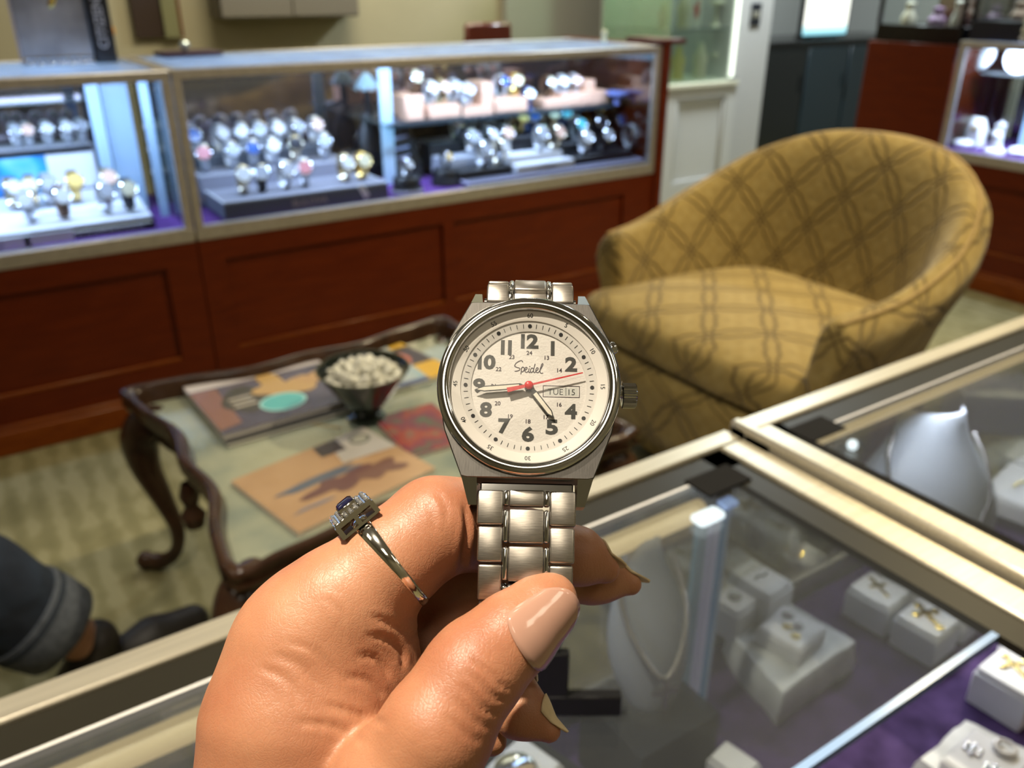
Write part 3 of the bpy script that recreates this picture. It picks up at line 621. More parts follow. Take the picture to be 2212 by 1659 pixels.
patch(cv, ell(w * 0.50, h * 0.27, w * 0.15, h * 0.135), Z + .0008, flat('teal_badge', (0.12, 0.47, 0.47)), 'badge')
m = MB()
for k, tx in enumerate(('THE SEA', 'ISSUE', 'GUIDE')): m.box((w * 0.27, h * (0.53 - 0.075 * k), Z + 0.001), (w * 0.16, h * 0.028, 0.0003))
m.build('cover_lines', flat('pale_cover_text', (0.55, 0.50, 0.42)), cv)
t, cv, w, h, th = sheet('magazine', 'brown magazine with walking figures nearest the front of the coffee table', [(575, 1012), (850, 905), (940, 1010), (645, 1150)], TZ, 0.007, blob_mat('tan_cover', [(0.35, (0.36, 0.22, 0.12)), (0.65, (0.46, 0.30, 0.17))], 6))
Z = th
patch(cv, [(w * .62, h * .60), (w, h * .52), (w, h), (w * .70, h)], Z, flat('grey_white_patch', (0.42, 0.40, 0.38)), 'pale_photo')
patch(cv, wob(w * .40, h * .52, w * .30, h * .055, 5, amp=.3), Z + .0002, flat('slate_figures', (0.10, 0.12, 0.16)), 'figure_shape')
patch(cv, wob(w * .48, h * .36, w * .20, h * .12, 8, amp=.45), Z + .0003, flat('maroon_figures', (0.13, 0.06, 0.055)), 'figure_shape')
patch(cv, wob(w * .75, h * .30, w * .14, h * .12, 13, amp=.4), Z + .0004, flat('maroon_figures', (0.16, 0.08, 0.06)), 'figure_shape')
patch(cv, wob(w * .22, h * .22, w * .13, h * .022, 11, amp=.3), Z + .0002, flat('slate_figures', (0.18, 0.17, 0.20)), 'figure_shape')
patch(cv, [(w * .56, h * .80), (w * .74, h * .78), (w * .76, h * .99), (w * .58, h * .99)], Z + .0004, flat('black_patch', (0.05, 0.04, 0.04)), 'title_block')
patch(cv, ell(w * .88, h * .84, w * .075, h * .085), Z + .0005, flat('dark_seal', (0.12, 0.13, 0.11)), 'round_seal')
patch(cv, ell(w * .88, h * .84, w * .056, h * .064), Z + .0007, flat('pale_seal', (0.36, 0.36, 0.32)), 'round_seal')
t, cv, w, h, th = sheet('magazine', 'dark red and green magazine behind the brown one, half hidden by the watch', [(845, 902), (965, 858), (1010, 950), (885, 985)], TZ, 0.006, blob_mat('floral_cover', [(0.35, (0.07, 0.10, 0.06)), (0.46, (0.16, 0.03, 0.05)), (0.55, (0.28, 0.05, 0.03)), (0.66, (0.12, 0.14, 0.10))], 14))
t, cv, w, h, th = sheet('magazine', 'yellow magazine with an orange fruit picture at the back of the coffee table', [(835, 752), (925, 718), (975, 800), (885, 832)], TZ, 0.007, flat('yellow_cover', (0.62, 0.36, 0.004)))
patch(cv, [(0, h * .38), (w, h * .34), (w, h * .80), (0, h * .86)], th, flat('dark_band', (0.05, 0.03, 0.02)), 'photo_band')
patch(cv, ell(w * .42, h * .58, w * .30, h * .2), th + .0002, flat('orange_fruit', (0.52, 0.13, 0.04)), 'fruit_picture')
t, cv, w, h, th = sheet('magazine', 'pale blue magazine lying behind the bowl of white mints', [(695, 775), (845, 735), (925, 820), (770, 862)], TZ, 0.009, blob_mat('pale_blue_cover', [(0.4, (0.42, 0.44, 0.42)), (0.55, (0.30, 0.42, 0.45)), (0.66, (0.50, 0.42, 0.32))], 8))
patch(cv, [(w * .05, h * .72), (w * .30, h * .72), (w * .30, h * .95), (w * .05, h * .95)], th, flat('orange_patch', (0.5, 0.2, 0.05)), 'cover_block')
patch(cv, [(0, 0), (w, 0), (w, h * .07), (0, h * .07)], th, flat('navy_strip', (0.05, 0.06, 0.16)), 'cover_strip')
BB = on_z(793, 905, TZ); BB.z = TZ
t = thing('candy_bowl', 'black conical glass bowl heaped with white mints on the coffee table', 'bowl', BB)
m = MB(); m.lathe([(0, 0.0), (0.034, 0.0), (0.038, 0.006), (0.022, 0.014), (0.032, 0.024), (0.084, 0.10), (0.091, 0.112), (0.087, 0.112), (0.080, 0.099), (0.030, 0.034), (0, 0.032)], 40); m.build('bowl_body', M('black_glass', (0.012, 0.016, 0.013), 0.06, coat=0.5), t)
MINT = M('white_mint', (0.70, 0.69, 0.60), 0.45)
m = MB(); m.box((0, 0, 0), (0.019, 0.016, 0.012), bevel=0.0045, seg=2); proto = m.build('mint', MINT)
rnd = random.Random(5); first = True
spots = []
for lay, (rr, zz, cnt) in enumerate(((0.066, 0.094, 23), (0.048, 0.098, 17), (0.030, 0.103, 11), (0.050, 0.108, 14), (0.030, 0.114, 10), (0.012, 0.114, 5), (0.010, 0.123, 3))):
    for k in range(cnt): a = 2 * PI * (k + 0.3 * lay) / cnt + rnd.uniform(-.1, .1); spots.append((rr * math.cos(a), rr * math.sin(a), zz + rnd.uniform(-.002, .002)))
for (x, y, z) in spots:
    o = proto if first else proto.copy()
    if not first: COL.objects.link(o)
    first = False
    o.location = BB + Vector((x, y, z)); o.rotation_euler = [rnd.uniform(0, 3) for _ in range(3)]
    tag(o, 'white mint heaped in the black bowl', 'mint', 'white mints in the black bowl')
m = MB(); m.lathe([(0, 0.036), (0.028, 0.038), (0.072, 0.088), (0.0, 0.096)], 24); o = m.build('mint_fill', MINT, None, loc=BB); tag(o, 'white mints packed below the visible heap in the black bowl', 'mints', kind='stuff')
# ================================================================ person seated across the counter: jeans and shoe
# ================================================================ smooth bodies: blended tapered capsules turned into one surface
def sdf_surface(prims, h, cuts=()):
    """prims: (a, ra, b, rb, k) -> vertices, quads of one continuous blended surface (surface nets)"""
    A = np.array([list(p[0]) for p in prims], float); B = np.array([list(p[2]) for p in prims], float); RA = np.array([p[1] for p in prims]); RB = np.array([p[3] for p in prims])
    lo = np.minimum(A - RA[:, None], B - RB[:, None]).min(0) - 4 * h - 0.004; hi = np.maximum(A + RA[:, None], B + RB[:, None]).max(0) + 4 * h + 0.004
    n = np.ceil((hi - lo) / h).astype(int) + 1; D = np.full(n, 1.0, np.float32)
    for (a, ra, b, rb, k) in prims:
        a, b = np.array(a, float), np.array(b, float); mg = max(ra, rb) + 2.5 * k + 4 * h
        i0 = np.clip(np.floor((np.minimum(a, b) - mg - lo) / h).astype(int), 0, n); i1 = np.clip(np.ceil((np.maximum(a, b) + mg - lo) / h).astype(int), 0, n)
        sl = tuple(slice(p, q) for p, q in zip(i0, i1))
        X, Y, Z = np.meshgrid(*[lo[d] + h * np.arange(i0[d], i1[d]) for d in range(3)], indexing='ij')
        ab = b - a; L2 = max(ab @ ab, 1e-12)
        t = np.clip(((X - a[0]) * ab[0] + (Y - a[1]) * ab[1] + (Z - a[2]) * ab[2]) / L2, 0, 1)
        d = np.sqrt((X - a[0] - t * ab[0]) ** 2 + (Y - a[1] - t * ab[1]) ** 2 + (Z - a[2] - t * ab[2]) ** 2) - (ra + (rb - ra) * t)
        old = D[sl]; hh = np.clip(0.5 + 0.5 * (old - d) / k, 0, 1)
        D[sl] = old * (1 - hh) + d * hh - k * hh * (1 - hh)
    ins = D < 0
    acc = np.zeros(tuple(n - 1) + (3,)); cnt = np.zeros(tuple(n - 1))
    def sub(ax, o):  # views
        return tuple(slice(o[d], (n[d] - 1 + o[d]) if d != ax else n[d] - 1) for d in range(3))
    for ax in range(3):
        s0 = [slice(None)] * 3; s1 = [slice(None)] * 3; s0[ax] = slice(0, -1); s1[ax] = slice(1, None)
        d0, d1 = D[tuple(s0)], D[tuple(s1)]; cr = (d0 < 0) != (d1 < 0)
        idx = np.argwhere(cr); tt = d0[cr] / (d0[cr] - d1[cr])
        pos = idx.astype(float); pos[:, ax] += tt
        oth = [d for d in range(3) if d != ax]
        for p in (0, 1):
            for q in (0, 1):
                c = idx.copy(); c[:, oth[0]] -= p; c[:, oth[1]] -= q
                ok = np.all((c >= 0) & (c < n - 1), 1); c = c[ok]
                np.add.at(acc, tuple(c.T), pos[ok]); np.add.at(cnt, tuple(c.T), 1)
    act = cnt > 0; vid = -np.ones(tuple(n - 1), int); vid[act] = np.arange(act.sum())
    V = lo + h * (acc[act] / cnt[act][:, None])
    Q = []
    for ax in range(3):
        s0 = [slice(None)] * 3; s1 = [slice(None)] * 3; s0[ax] = slice(0, -1); s1[ax] = slice(1, None)
        a_in = ins[tuple(s0)]; cr = a_in != ins[tuple(s1)]; idx = np.argwhere(cr); o1, o2 = (ax + 1) % 3, (ax + 2) % 3
        ok = (idx[:, o1] > 0) & (idx[:, o2] > 0); idx = idx[ok]; fl = a_in[cr][ok]
        def g(p, q): c = idx.copy(); c[:, o1] -= p; c[:, o2] -= q; return vid[tuple(c.T)]
        q4 = np.stack([g(1, 1), g(0, 1), g(0, 0), g(1, 0)], 1); q4[~fl] = q4[~fl][:, ::-1]; Q.append(q4)
    return V, np.concatenate(Q)
def relax(V, Q, it=3, w=0.5):
    n = len(V); E = np.concatenate([Q[:, [0, 1]], Q[:, [1, 2]], Q[:, [2, 3]], Q[:, [3, 0]]]); E = np.concatenate([E, E[:, ::-1]])
    deg = np.bincount(E[:, 0], minlength=n)[:, None]
    for k in range(it):
        s = np.zeros_like(V); np.add.at(s, E[:, 0], V[E[:, 1]]); V = V + (w if k % 2 == 0 else -w * 1.02) * (s / deg - V)
    return V
def v_normals(V, Q):
    nf = np.cross(V[Q[:, 2]] - V[Q[:, 0]], V[Q[:, 3]] - V[Q[:, 1]]); nv = np.zeros_like(V)
    for c in range(4): np.add.at(nv, Q[:, c], nf)
    return nv / (np.linalg.norm(nv, axis=1)[:, None] + 1e-12)
def np_object(name, V, Q, mat, parent=None):
    me = bpy.data.meshes.new(name); me.from_pydata(V.tolist(), [], Q.tolist()); me.materials.append(mat)
    me.polygons.foreach_set('use_smooth', [True] * len(me.polygons)); me.update()
    o = bpy.data.objects.new(name, me); COL.objects.link(o)
    if parent: o.parent = parent
    return o
def chain(P, k=0.004): return [(a[0], a[1], b[0], b[1], k) for a, b in zip(P, P[1:])]
# ================================================================ person seated across the counter (legs reach into the picture on the left)
PO = Vector((-0.66, 1.34, 0))
t = thing('person', 'person in dark blue rolled-up jeans and dark shoes seated beyond the counter', 'person', PO)
hipL, kneeL, ankL, toeL = (0.0, 0.09, 0.52), (0.40, 0.075, 0.47), (0.685, 0.075, 0.10), (0.86, 0.135, 0.035)
hipR, kneeR, ankR, toeR = (0.0, -0.09, 0.52), (0.40, -0.16, 0.50), (0.36, -0.17, 0.10), (0.55, -0.19, 0.035)
shoS, hd = 0.96, (0.02, 0, 1.24)
def body(g):
    pr = []
    for hp, kn, an in ((hipL, kneeL, ankL), (hipR, kneeR, ankR)): pr += chain([(hp, 0.085 + g), (kn, 0.058 + g), (an, 0.036 + g)], 0.02)
    return pr
arms = []
for s in (1, -1):
    arms += chain([((-0.02, 0.19 * s, shoS), 0.055), ((0.06, 0.22 * s, 0.70), 0.042), ((0.27, 0.12 * s, 0.61), 0.032), ((0.36, 0.07 * s, 0.60), 0.034), ((0.42, 0.04 * s, 0.585), 0.022)], 0.03)
tor = [((0, 0.06, 0.53), 0.12, (0, -0.06, 0.53), 0.12, 0.03), ((0, 0, 0.55), 0.13, (-0.01, 0, 0.75), 0.12, 0.05), ((-0.01, 0.09, 0.90), 0.10, (-0.01, -0.09, 0.90), 0.10, 0.05), ((-0.01, 0, 0.75), 0.12, (-0.01, 0, 0.92), 0.12, 0.05)]
head = [((0, 0, 0.98), 0.052, (0.01, 0, 1.14), 0.05, 0.03), ((0.02, 0, 1.15), 0.068, (0.0, 0, 1.24), 0.092, 0.03), ((0.095, 0, 1.185), 0.012, (0.085, 0, 1.225), 0.008, 0.015), ((0, 0.085, 1.20), 0.018, (0, 0.088, 1.22), 0.018, 0.01), ((0, -0.085, 1.20), 0.018, (0, -0.088, 1.22), 0.018, 0.01)]
SKIN2 = M('skin_tone', (0.50, 0.27, 0.17), 0.5)
V, Q = sdf_surface(body(0.0) + arms + tor + head, 0.011); np_object('body', relax(V, Q, 4), Q, SKIN2, t)
def denim():
    m, nt, b = nodes_of('dark_denim'); tc = N(nt, 'ShaderNodeTexCoord'); nz = N(nt, 'ShaderNodeTexNoise'); nz.inputs['Scale'].default_value = 9; nz.inputs['Detail'].default_value = 6
    nt.links.new(tc.outputs['Object'], nz.inputs[0]); r = ramp(nt, [(0.35, (0.005, 0.009, 0.020)), (0.7, (0.017, 0.032, 0.060))]); nt.links.new(nz.outputs[0], r.inputs[0]); nt.links.new(r.outputs[0], b.inputs['Base Color'])
    b.inputs['Roughness'].default_value = 0.9
    n2 = N(nt, 'ShaderNodeTexNoise'); n2.inputs['Scale'].default_value = 14; nt.links.new(tc.outputs['Object'], n2.inputs[0]); bp = N(nt, 'ShaderNodeBump'); bp.inputs['Strength'].default_value = 0.6; bp.inputs['Distance'].default_value = 0.02
    nt.links.new(n2.outputs[0], bp.inputs['Height']); nt.links.new(bp.outputs[0], b.inputs['Normal']); return m
DEN = denim()
pr = [((0, 0.06, 0.55), 0.135, (0, -0.06, 0.55), 0.135, 0.04)]
cuffs = []
for hp, kn, an in ((hipL, kneeL, ankL), (hipR, kneeR, ankR)):
    K, Aa = Vector(kn), Vector(an); e = K.lerp(Aa, 0.72); pr += chain([(hp, 0.105), (kn, 0.090), (tuple(K.lerp(Aa, 0.45)), 0.088), (tuple(e), 0.082)], 0.03); cuffs.append((e, (Aa - K).normalized()))
V, Q = sdf_surface(pr, 0.010); np_object('jeans', relax(V, Q, 4), Q, DEN, t)
for e, d in cuffs:
    m = MB(); q = [e + d * s for s in (-0.035, -0.032, 0.0, 0.045, 0.048, 0.046)]; m.tube(q, [0.080, 0.087, 0.088, 0.083, 0.080, 0.066], 28, cap=False); m.build('cuff', M('pale_denim_cuff', (0.085, 0.10, 0.13), 0.9, noise=0.3, scale=60), t)
    m = MB(); m.tube([e + d * s for s in (-0.024, -0.0145)], [0.0885, 0.0885], 28, cap=False); m.build('cuff_seam', M('navy_seam', (0.02, 0.03, 0.05), 0.9), t)
SHOE = M('dark_shoe_leather', (0.022, 0.019, 0.016), 0.5, noise=0.4, scale=25)
for an, to in ((ankL, toeL), (ankR, toeR)):
    a, b = Vector(an), Vector(to); d = (b - a); d.z = 0; d.normalize(); hl = a - d * 0.045; hl.z = 0.045
    V, Q = sdf_surface(chain([((a.x, a.y, 0.115), 0.040), (tuple(hl), 0.040), (tuple(a.lerp(b, 0.55).to_tuple()[:2]) + (0.045,), 0.043), (to, 0.033)], 0.02), 0.007)
    V[:, 2] = np.maximum(V[:, 2], 0.012); so = np_object('shoe', relax(V, Q, 2), Q, SHOE, t)
    m = MB(); m.prism([(p.x, p.y) for p in [hl + Vector((d.x * c * 0.17 + 0.085 * d.x - d.y * s_ * 0.045, d.y * c * 0.17 + 0.085 * d.y + d.x * s_ * 0.045, 0)) * 1 for c, s_ in ((math.cos(2 * PI * k / 24) * 0.75, math.sin(2 * PI * k / 24)) for k in range(24))]], 0.0, 0.016); m.build('sole', M('tan_sole', (0.06, 0.045, 0.03), 0.7), so)
V, Q = sdf_surface([(a, ra + 0.012, b, rb + 0.012, k) for a, ra, b, rb, k in tor + [x for x in arms if x[0][2] > 0.65]], 0.012); np_object('shirt', relax(V, Q, 4), Q, M('grey_shirt', (0.11, 0.11, 0.12), 0.9), t)
V, Q = sdf_surface([((-0.02, 0, 1.25), 0.095, (-0.03, 0, 1.22), 0.09, 0.02)], 0.01); np_object('hair', relax(V, Q, 4), Q, M('dark_brown_hair', (0.03, 0.018, 0.01), 0.6), t)
t = thing('stool', 'dark stool under the seated person left of the coffee table', 'stool', PO + Vector((-0.01, 0, 0)))
m = MB(); m.lathe([(0, 0.36), (0.17, 0.36), (0.19, 0.37), (0.19, 0.385), (0.17, 0.395), (0, 0.395)], 32); m.build('seat', BLACKGLOSS, t)
for k in range(4):
    a = PI / 4 + k * PI / 2; m = MB(); m.tube([(0.13 * math.cos(a), 0.13 * math.sin(a), 0.36), (0.2 * math.cos(a), 0.2 * math.sin(a), 0)], 0.014, 8); m.build('leg', BLACKGLOSS, t)
# ================================================================ the hand holding the watch
def skin_mat():
    m, nt, b = nodes_of('hand_skin'); L = nt.links
    tc = N(nt, 'ShaderNodeTexCoord')
    n1 = N(nt, 'ShaderNodeTexNoise'); n1.inputs['Scale'].default_value = 38; n1.inputs['Detail'].default_value = 5; L.new(tc.outputs['Object'], n1.inputs[0])
    r = ramp(nt, [(0.32, (0.315, 0.122, 0.062)), (0.52, (0.375, 0.165, 0.086)), (0.72, (0.43, 0.208, 0.113))]); L.new(n1.outputs[0], r.inputs[0]); L.new(r.outputs[0], b.inputs['Base Color'])
    b.inputs['Roughness'].default_value = 0.45; b.inputs['Specular IOR Level'].default_value = 0.40
    b.inputs['Subsurface Weight'].default_value = 0.25; b.inputs['Subsurface Radius'].default_value = (1.0, 0.35, 0.18); b.inputs['Subsurface Scale'].default_value = 0.0035
    vo = N(nt, 'ShaderNodeTexVoronoi', feature='DISTANCE_TO_EDGE'); vo.inputs['Scale'].default_value = 1250; vo.inputs['Randomness'].default_value = 1.0
    nd = N(nt, 'ShaderNodeTexNoise'); nd.inputs['Scale'].default_value = 160; L.new(tc.outputs['Object'], nd.inputs[0])
    va = N(nt, 'ShaderNodeVectorMath', operation='MULTIPLY_ADD'); va.inputs[1].default_value = (0.004,) * 3; L.new(nd.outputs[1], va.inputs[0]); L.new(tc.outputs['Object'], va.inputs[2]); L.new(va.outputs[0], vo.inputs['Vector'])
    mp = N(nt, 'ShaderNodeMapping'); mp.inputs['Rotation'].default_value = (0, 0, 0.75); mp.inputs['Scale'].default_value = (1.0, 0.28, 1.0); L.new(va.outputs[0], mp.inputs[0])
    v2 = N(nt, 'ShaderNodeTexVoronoi', feature='DISTANCE_TO_EDGE'); v2.inputs['Scale'].default_value = 520; L.new(mp.outputs[0], v2.inputs['Vector'])
    c1 = N(nt, 'ShaderNodeMath', operation='MINIMUM'); c1.inputs[1].default_value = 0.16; L.new(vo.outputs[0], c1.inputs[0])
    c2 = N(nt, 'ShaderNodeMath', operation='MINIMUM'); c2.inputs[1].default_value = 0.14; L.new(v2.outputs[0], c2.inputs[0])
    ad = N(nt, 'ShaderNodeMath', operation='ADD'); L.new(c1.outputs[0], ad.inputs[0]); L.new(c2.outputs[0], ad.inputs[1])
    n3 = N(nt, 'ShaderNodeTexNoise'); n3.inputs['Scale'].default_value = 300; n3.inputs['Detail'].default_value = 4; L.new(tc.outputs['Object'], n3.inputs[0])
    a3 = N(nt, 'ShaderNodeMath', operation='MULTIPLY_ADD'); a3.inputs[1].default_value = 0.22; L.new(n3.outputs[0], a3.inputs[0]); L.new(ad.outputs[0], a3.inputs[2])
    bp = N(nt, 'ShaderNodeBump'); bp.inputs['Strength'].default_value = 0.5; bp.inputs['Distance'].default_value = 0.00028
    L.new(a3.outputs[0], bp.inputs['Height']); L.new(bp.outputs[0], b.inputs['Normal']); return m
SKIN = skin_mat()
CR = Matrix((RT, UP, -FW)).transposed()                  # hand frame: x right, y up, z towards the viewer's eye
def hp(x, y, d): return ((x - CX) / FPX * d, (CY - y) / FPX * d, -d)
def nd_(x, y, dmm, rmm): return (hp(x, y, dmm / 1000), rmm / 1000)
def fin(nodes, k): return [(a[0], a[1], b[0], b[1], kk) for (a, b), kk in zip(zip(nodes, nodes[1:]), [k] + [0.003] * 9)]
PR = []
# back of the hand and wrist
PR += chain([nd_(655, 1405, 191, 15.2), nd_(632, 1560, 188, 17.6), nd_(635, 1780, 188, 20.5), nd_(650, 2080, 195, 23)], 0.010)
PR += chain([nd_(720, 1480, 208, 14), nd_(690, 1650, 206, 19), nd_(660, 2050, 210, 22)], 0.012)
PR += chain([nd_(740, 1420, 192, 12.0), nd_(715, 1560, 190, 14), nd_(700, 1800, 188, 18)], 0.010)
PR += [(*nd_(690, 1345, 191, 13.2), *nd_(790, 1450, 192, 9.5), 0.006)]
PR += [(*nd_(815, 1360, 192, 8.8), *nd_(835, 1440, 191, 7.6), 0.005)]      # soft web between finger and thumb
# index finger
PR += fin([nd_(655, 1400, 191, 14.6), nd_(748, 1300, 191, 12.8), nd_(843, 1213, 193, 11.4), nd_(940, 1138, 197, 11.2), nd_(985, 1133, 202, 10.4), nd_(1150, 1180, 212, 8.4), nd_(1250, 1203, 215, 7.0), nd_(1308, 1230, 216, 3.6)], 0.006)
# middle finger behind it
PR += fin([nd_(720, 1440, 212, 12), nd_(930, 1262, 219, 10.5), nd_(1010, 1225, 223, 10.0), nd_(1190, 1235, 227, 8.4), nd_(1290, 1245, 227, 7.0), nd_(1362, 1262, 227, 3.0)], 0.004)
# ring finger curled under the thumb
PR += fin([nd_(740, 1500, 212, 12), nd_(900, 1400, 214, 10.6), nd_(985, 1385, 213, 9.8), nd_(1075, 1470, 205, 7.6), nd_(1125, 1535, 199, 6.2), nd_(1186, 1578, 197, 2.8)], 0.003)
# little finger
PR += fin([nd_(740, 1600, 212, 11), nd_(900, 1500, 214, 9), nd_(970, 1520, 211, 7.6), nd_(1030, 1575, 205, 5.4), nd_(1066, 1602, 203, 3.2)], 0.003)
# thumb
PR += fin([nd_(800, 1980, 178, 22), nd_(860, 1720, 170, 14.0), nd_(945, 1575, 167, 10.8), nd_(1010, 1468, 170, 9.6), nd_(1040, 1432, 172, 9.3), nd_(1110, 1368, 175, 8.3), nd_(1172, 1312, 178, 6.6), nd_(1196, 1290, 180, 4.6)], 0.0022)
V, Q = sdf_surface(PR, 0.0009)
V = relax(V, Q, 6)
def to_px(V): return np.stack([CX + FPX * V[:, 0] / -V[:, 2], CY - FPX * V[:, 1] / -V[:, 2]], 1), -V[:, 2]
def crease(V, Q, lines):
    """press folds (polylines given where they show) into the nearest skin"""
    nv = v_normals(V, Q); px, dep = to_px(V)
    key = (px // 7).astype(int); zmin = {}
    kk = [tuple(k) for k in key]
    for k, d in zip(kk, dep):
        if d < zmin.get(k, 9): zmin[k] = d
    zz = np.array([min(zmin.get((k[0] + i, k[1] + j), 9) for i in (-1, 0, 1) for j in (-1, 0, 1)) for k in kk])
    vis = (dep < zz + 0.005) & (np.einsum('ij,ij->i', nv, -V / np.linalg.norm(V, axis=1)[:, None]) > 0.05)
    for pts, w, dp in lines:
        pts = np.array(catmull([(a, b, 0) for a, b in pts], 6))[:, :2] if len(pts) > 2 else np.array(pts, float)
        best = np.full(len(V), 1e9); fade = np.ones(len(V))
        L = len(pts) - 1
        for i in range(L):
            a, b = pts[i], pts[i + 1]; ab = b - a; tt = np.clip(((px - a) @ ab) / (ab @ ab), 0, 1); d = np.linalg.norm(px - a - tt[:, None] * ab, axis=1)
            u = (i + tt) / L; up = d < best; best[up] = d[up]; fade[up] = np.clip(np.minimum(u, 1 - u)[up] * 5, 0.15, 1)
        amt = dp * fade * (np.exp(-(best / w) ** 2) - 0.35 * np.exp(-((best - 2.0 * w) / w) ** 2)) * vis
        V = V - nv * amt[:, None]
    return V
CL = [([(1003, 1085), (1010, 1135), (1003, 1190), (998, 1235)], 7, 0.0012), ([(1020, 1100), (1030, 1150), (1022, 1210)], 5, 0.0006),
      ([(880, 1385), (905, 1365), (925, 1340)], 6, 0.0008), ([(800, 1330), (850, 1350), (890, 1372)], 6, 0.0007), ([(790, 1372), (838, 1382), (868, 1412), (872, 1450)], 6, 0.0010), ([(770, 1415), (815, 1425), (842, 1465)], 7, 0.0007),
      ([(745, 1460), (800, 1475), (840, 1520)], 8, 0.0006), ([(640, 1560), (720, 1570), (800, 1610)], 8, 0.0005), ([(700, 1520), (780, 1545), (838, 1565)], 7, 0.0006),
      ([(1010, 1400), (1040, 1440), (1080, 1462)], 5, 0.0004), ([(1030, 1425), (1068, 1470), (1112, 1492)], 5, 0.0006), ([(1010, 1445), (1060, 1500), (1100, 1515)], 5, 0.0007), ([(1000, 1480), (1045, 1530), (1085, 1545)], 5, 0.0008), ([(985, 1510), (1030, 1560), (1065, 1570)], 5, 0.0006), ([(960, 1540), (1010, 1590), (1045, 1600)], 6, 0.0005),
      ([(560, 1440), (620, 1470), (650, 1520)], 7, 0.0004), ([(590, 1410), (650, 1440), (690, 1490)], 7, 0.0004), ([(625, 1385), (690, 1415), (725, 1465)], 6, 0.0004),
      ([(700, 1290), (735, 1320), (745, 1350)], 6, 0.0003), ([(940, 1060), (962, 1090), (965, 1130)], 6, 0.0003), ([(915, 1075), (935, 1110), (935, 1150)], 6, 0.0003)]
V = relax(crease(V, Q, [(a, b, c * 0.75) for a, b, c in CL]), Q, 2)
HO = Vector(hp(700, 1500, 0.19))
t = thing('hand', 'hand pinching the steel watch bracelet between thumb and fingers', 'hand', CAM + CR @ HO, CR)
body_o = np_object('hand_body', V - np.array(HO), Q, SKIN, t)
from mathutils.bvhtree import BVHTree
BVH = BVHTree.FromPolygons(V.tolist(), Q.tolist())
hair_m = M('fine_hair', (0.10, 0.05, 0.03), 0.5)
def nail(name, lab, base, tip, r0, r1, nrm, width, ext, mat, curve=0.0, s0=0.0, nu=14, nv=12, lift=1.03):
    """curved plate along a finger end: base / tip = axis points, nrm = outward direction, width = half angle"""
    b, e = Vector(base), Vector(tip); ax = (e - b); L = ax.length; ax.normalize(); n = Vector(nrm); n = (n - ax * n.dot(ax)).normalized(); s = ax.cross(n)
    def hit(x, a):
        o_ = b + ax * (min(x, 0.97) * L); dr = n * math.cos(a) + s * math.sin(a); h = BVH.ray_cast(o_, dr, 0.02)
        return h[3] if h[3] else r0 + (r1 - r0) * x
    def pt(u, v):
        q = 2 * v - 1; end = 1.0 + ext * (1 - 1.1 * abs(q) ** 2.4); st = s0 + 0.16 * abs(q) ** 2.5
        x = st + (end - st) * u; a = q * width * (1 - 0.25 * max(0, x - 0.7)); over = max(0, x - 0.97)
        r = hit(x, a) + 0.0003 * lift
        return b + ax * (x * L) + (n * math.cos(a) + s * math.sin(a)) * r - n * (curve * over * L) - HO
    m = MB(); m.grid(pt, nu, nv); o = m.build(name, mat, t, smooth=80); so = o.modifiers.new('t', 'SOLIDIFY'); so.thickness = 0.0005; so.offset = 0
    if lab: o['label'] = lab
    return o
POLISH = M('pale_pink_polish', (0.38, 0.215, 0.155), 0.14, coat=0.6)
NAILB = M('natural_nail', (0.92, 0.74, 0.46), 0.3, noise=0.1, scale=300); nb_ = NAILB.node_tree.nodes['Principled BSDF']; nb_.inputs['Transmission Weight'].default_value = 0.35; nb_.inputs['IOR'].default_value = 1.1
nail('thumbnail', 'glossy pale pink thumbnail', hp(1060, 1414, 0.173), hp(1184, 1301, 0.1785), 0.0090, 0.0060, (0.30, -0.10, 1), 0.88, 0.24, POLISH, 0.25, 0.22)
nail('fingernail', 'long yellowish nail', hp(1245, 1203, 0.215), hp(1308, 1230, 0.216), 0.0072, 0.0040, (0.45, 0.62, -0.55), 1.0, 0.62, NAILB, 0.25, 0.55)
nail('fingernail', 'long yellowish nail', hp(1290, 1240, 0.227), hp(1362, 1260, 0.227), 0.0072, 0.0036, (0.35, 0.70, -0.5), 1.0, 0.55, NAILB, 0.25, 0.5)
nail('fingernail', 'long yellowish nail', hp(1120, 1530, 0.199), hp(1186, 1578, 0.197), 0.0064, 0.0030, (0.75, 0.62, -0.1), 1.0, 0.45, NAILB, 0.25, 0.4)
nail('fingernail', 'long yellowish nail', hp(1034, 1578, 0.205), hp(1066, 1602, 0.203), 0.0054, 0.0034, (0.8, 0.5, -0.1), 0.9, 0.4, NAILB, 0.2, 0.3)
# ================================================================ finger ring
ax = (Vector(hp(940, 1138, 0.197)) - Vector(hp(748, 1300, 0.191))).normalized(); rc = Vector(hp(845, 1211, 0.1932))
hd_ = Vector((-0.66, 0.70, 0.25)); hd_ = (hd_ - ax * hd_.dot(ax)).normalized(); sd = ax.cross(hd_)
RM = Matrix((sd, ax, hd_)).transposed()                  # ring frame: z through the stone, y along the finger
t = thing('finger_ring', 'white gold ring with a square diamond halo and dark stone on the index finger', 'ring', CAM + CR @ rc, CR @ RM)
WG = M('white_gold', (0.86, 0.83, 0.76), 0.10, 1.0)
m = MB()
def band(u, v):
    a = 2 * PI * u; wd = 0.0012 + 0.0009 * max(0, math.cos(a)) ** 1.5; q = 2 * PI * v; R0 = 0.01195
    return Vector((math.sin(a) * (R0 + 0.0007 * math.cos(q)), wd * math.sin(q), math.cos(a) * (R0 + 0.0007 * math.cos(q))))
m.grid(band, 72, 12, cu=True, cv=True); m.build('band', WG, t, smooth=80)
m = MB(); hs = 0.0046
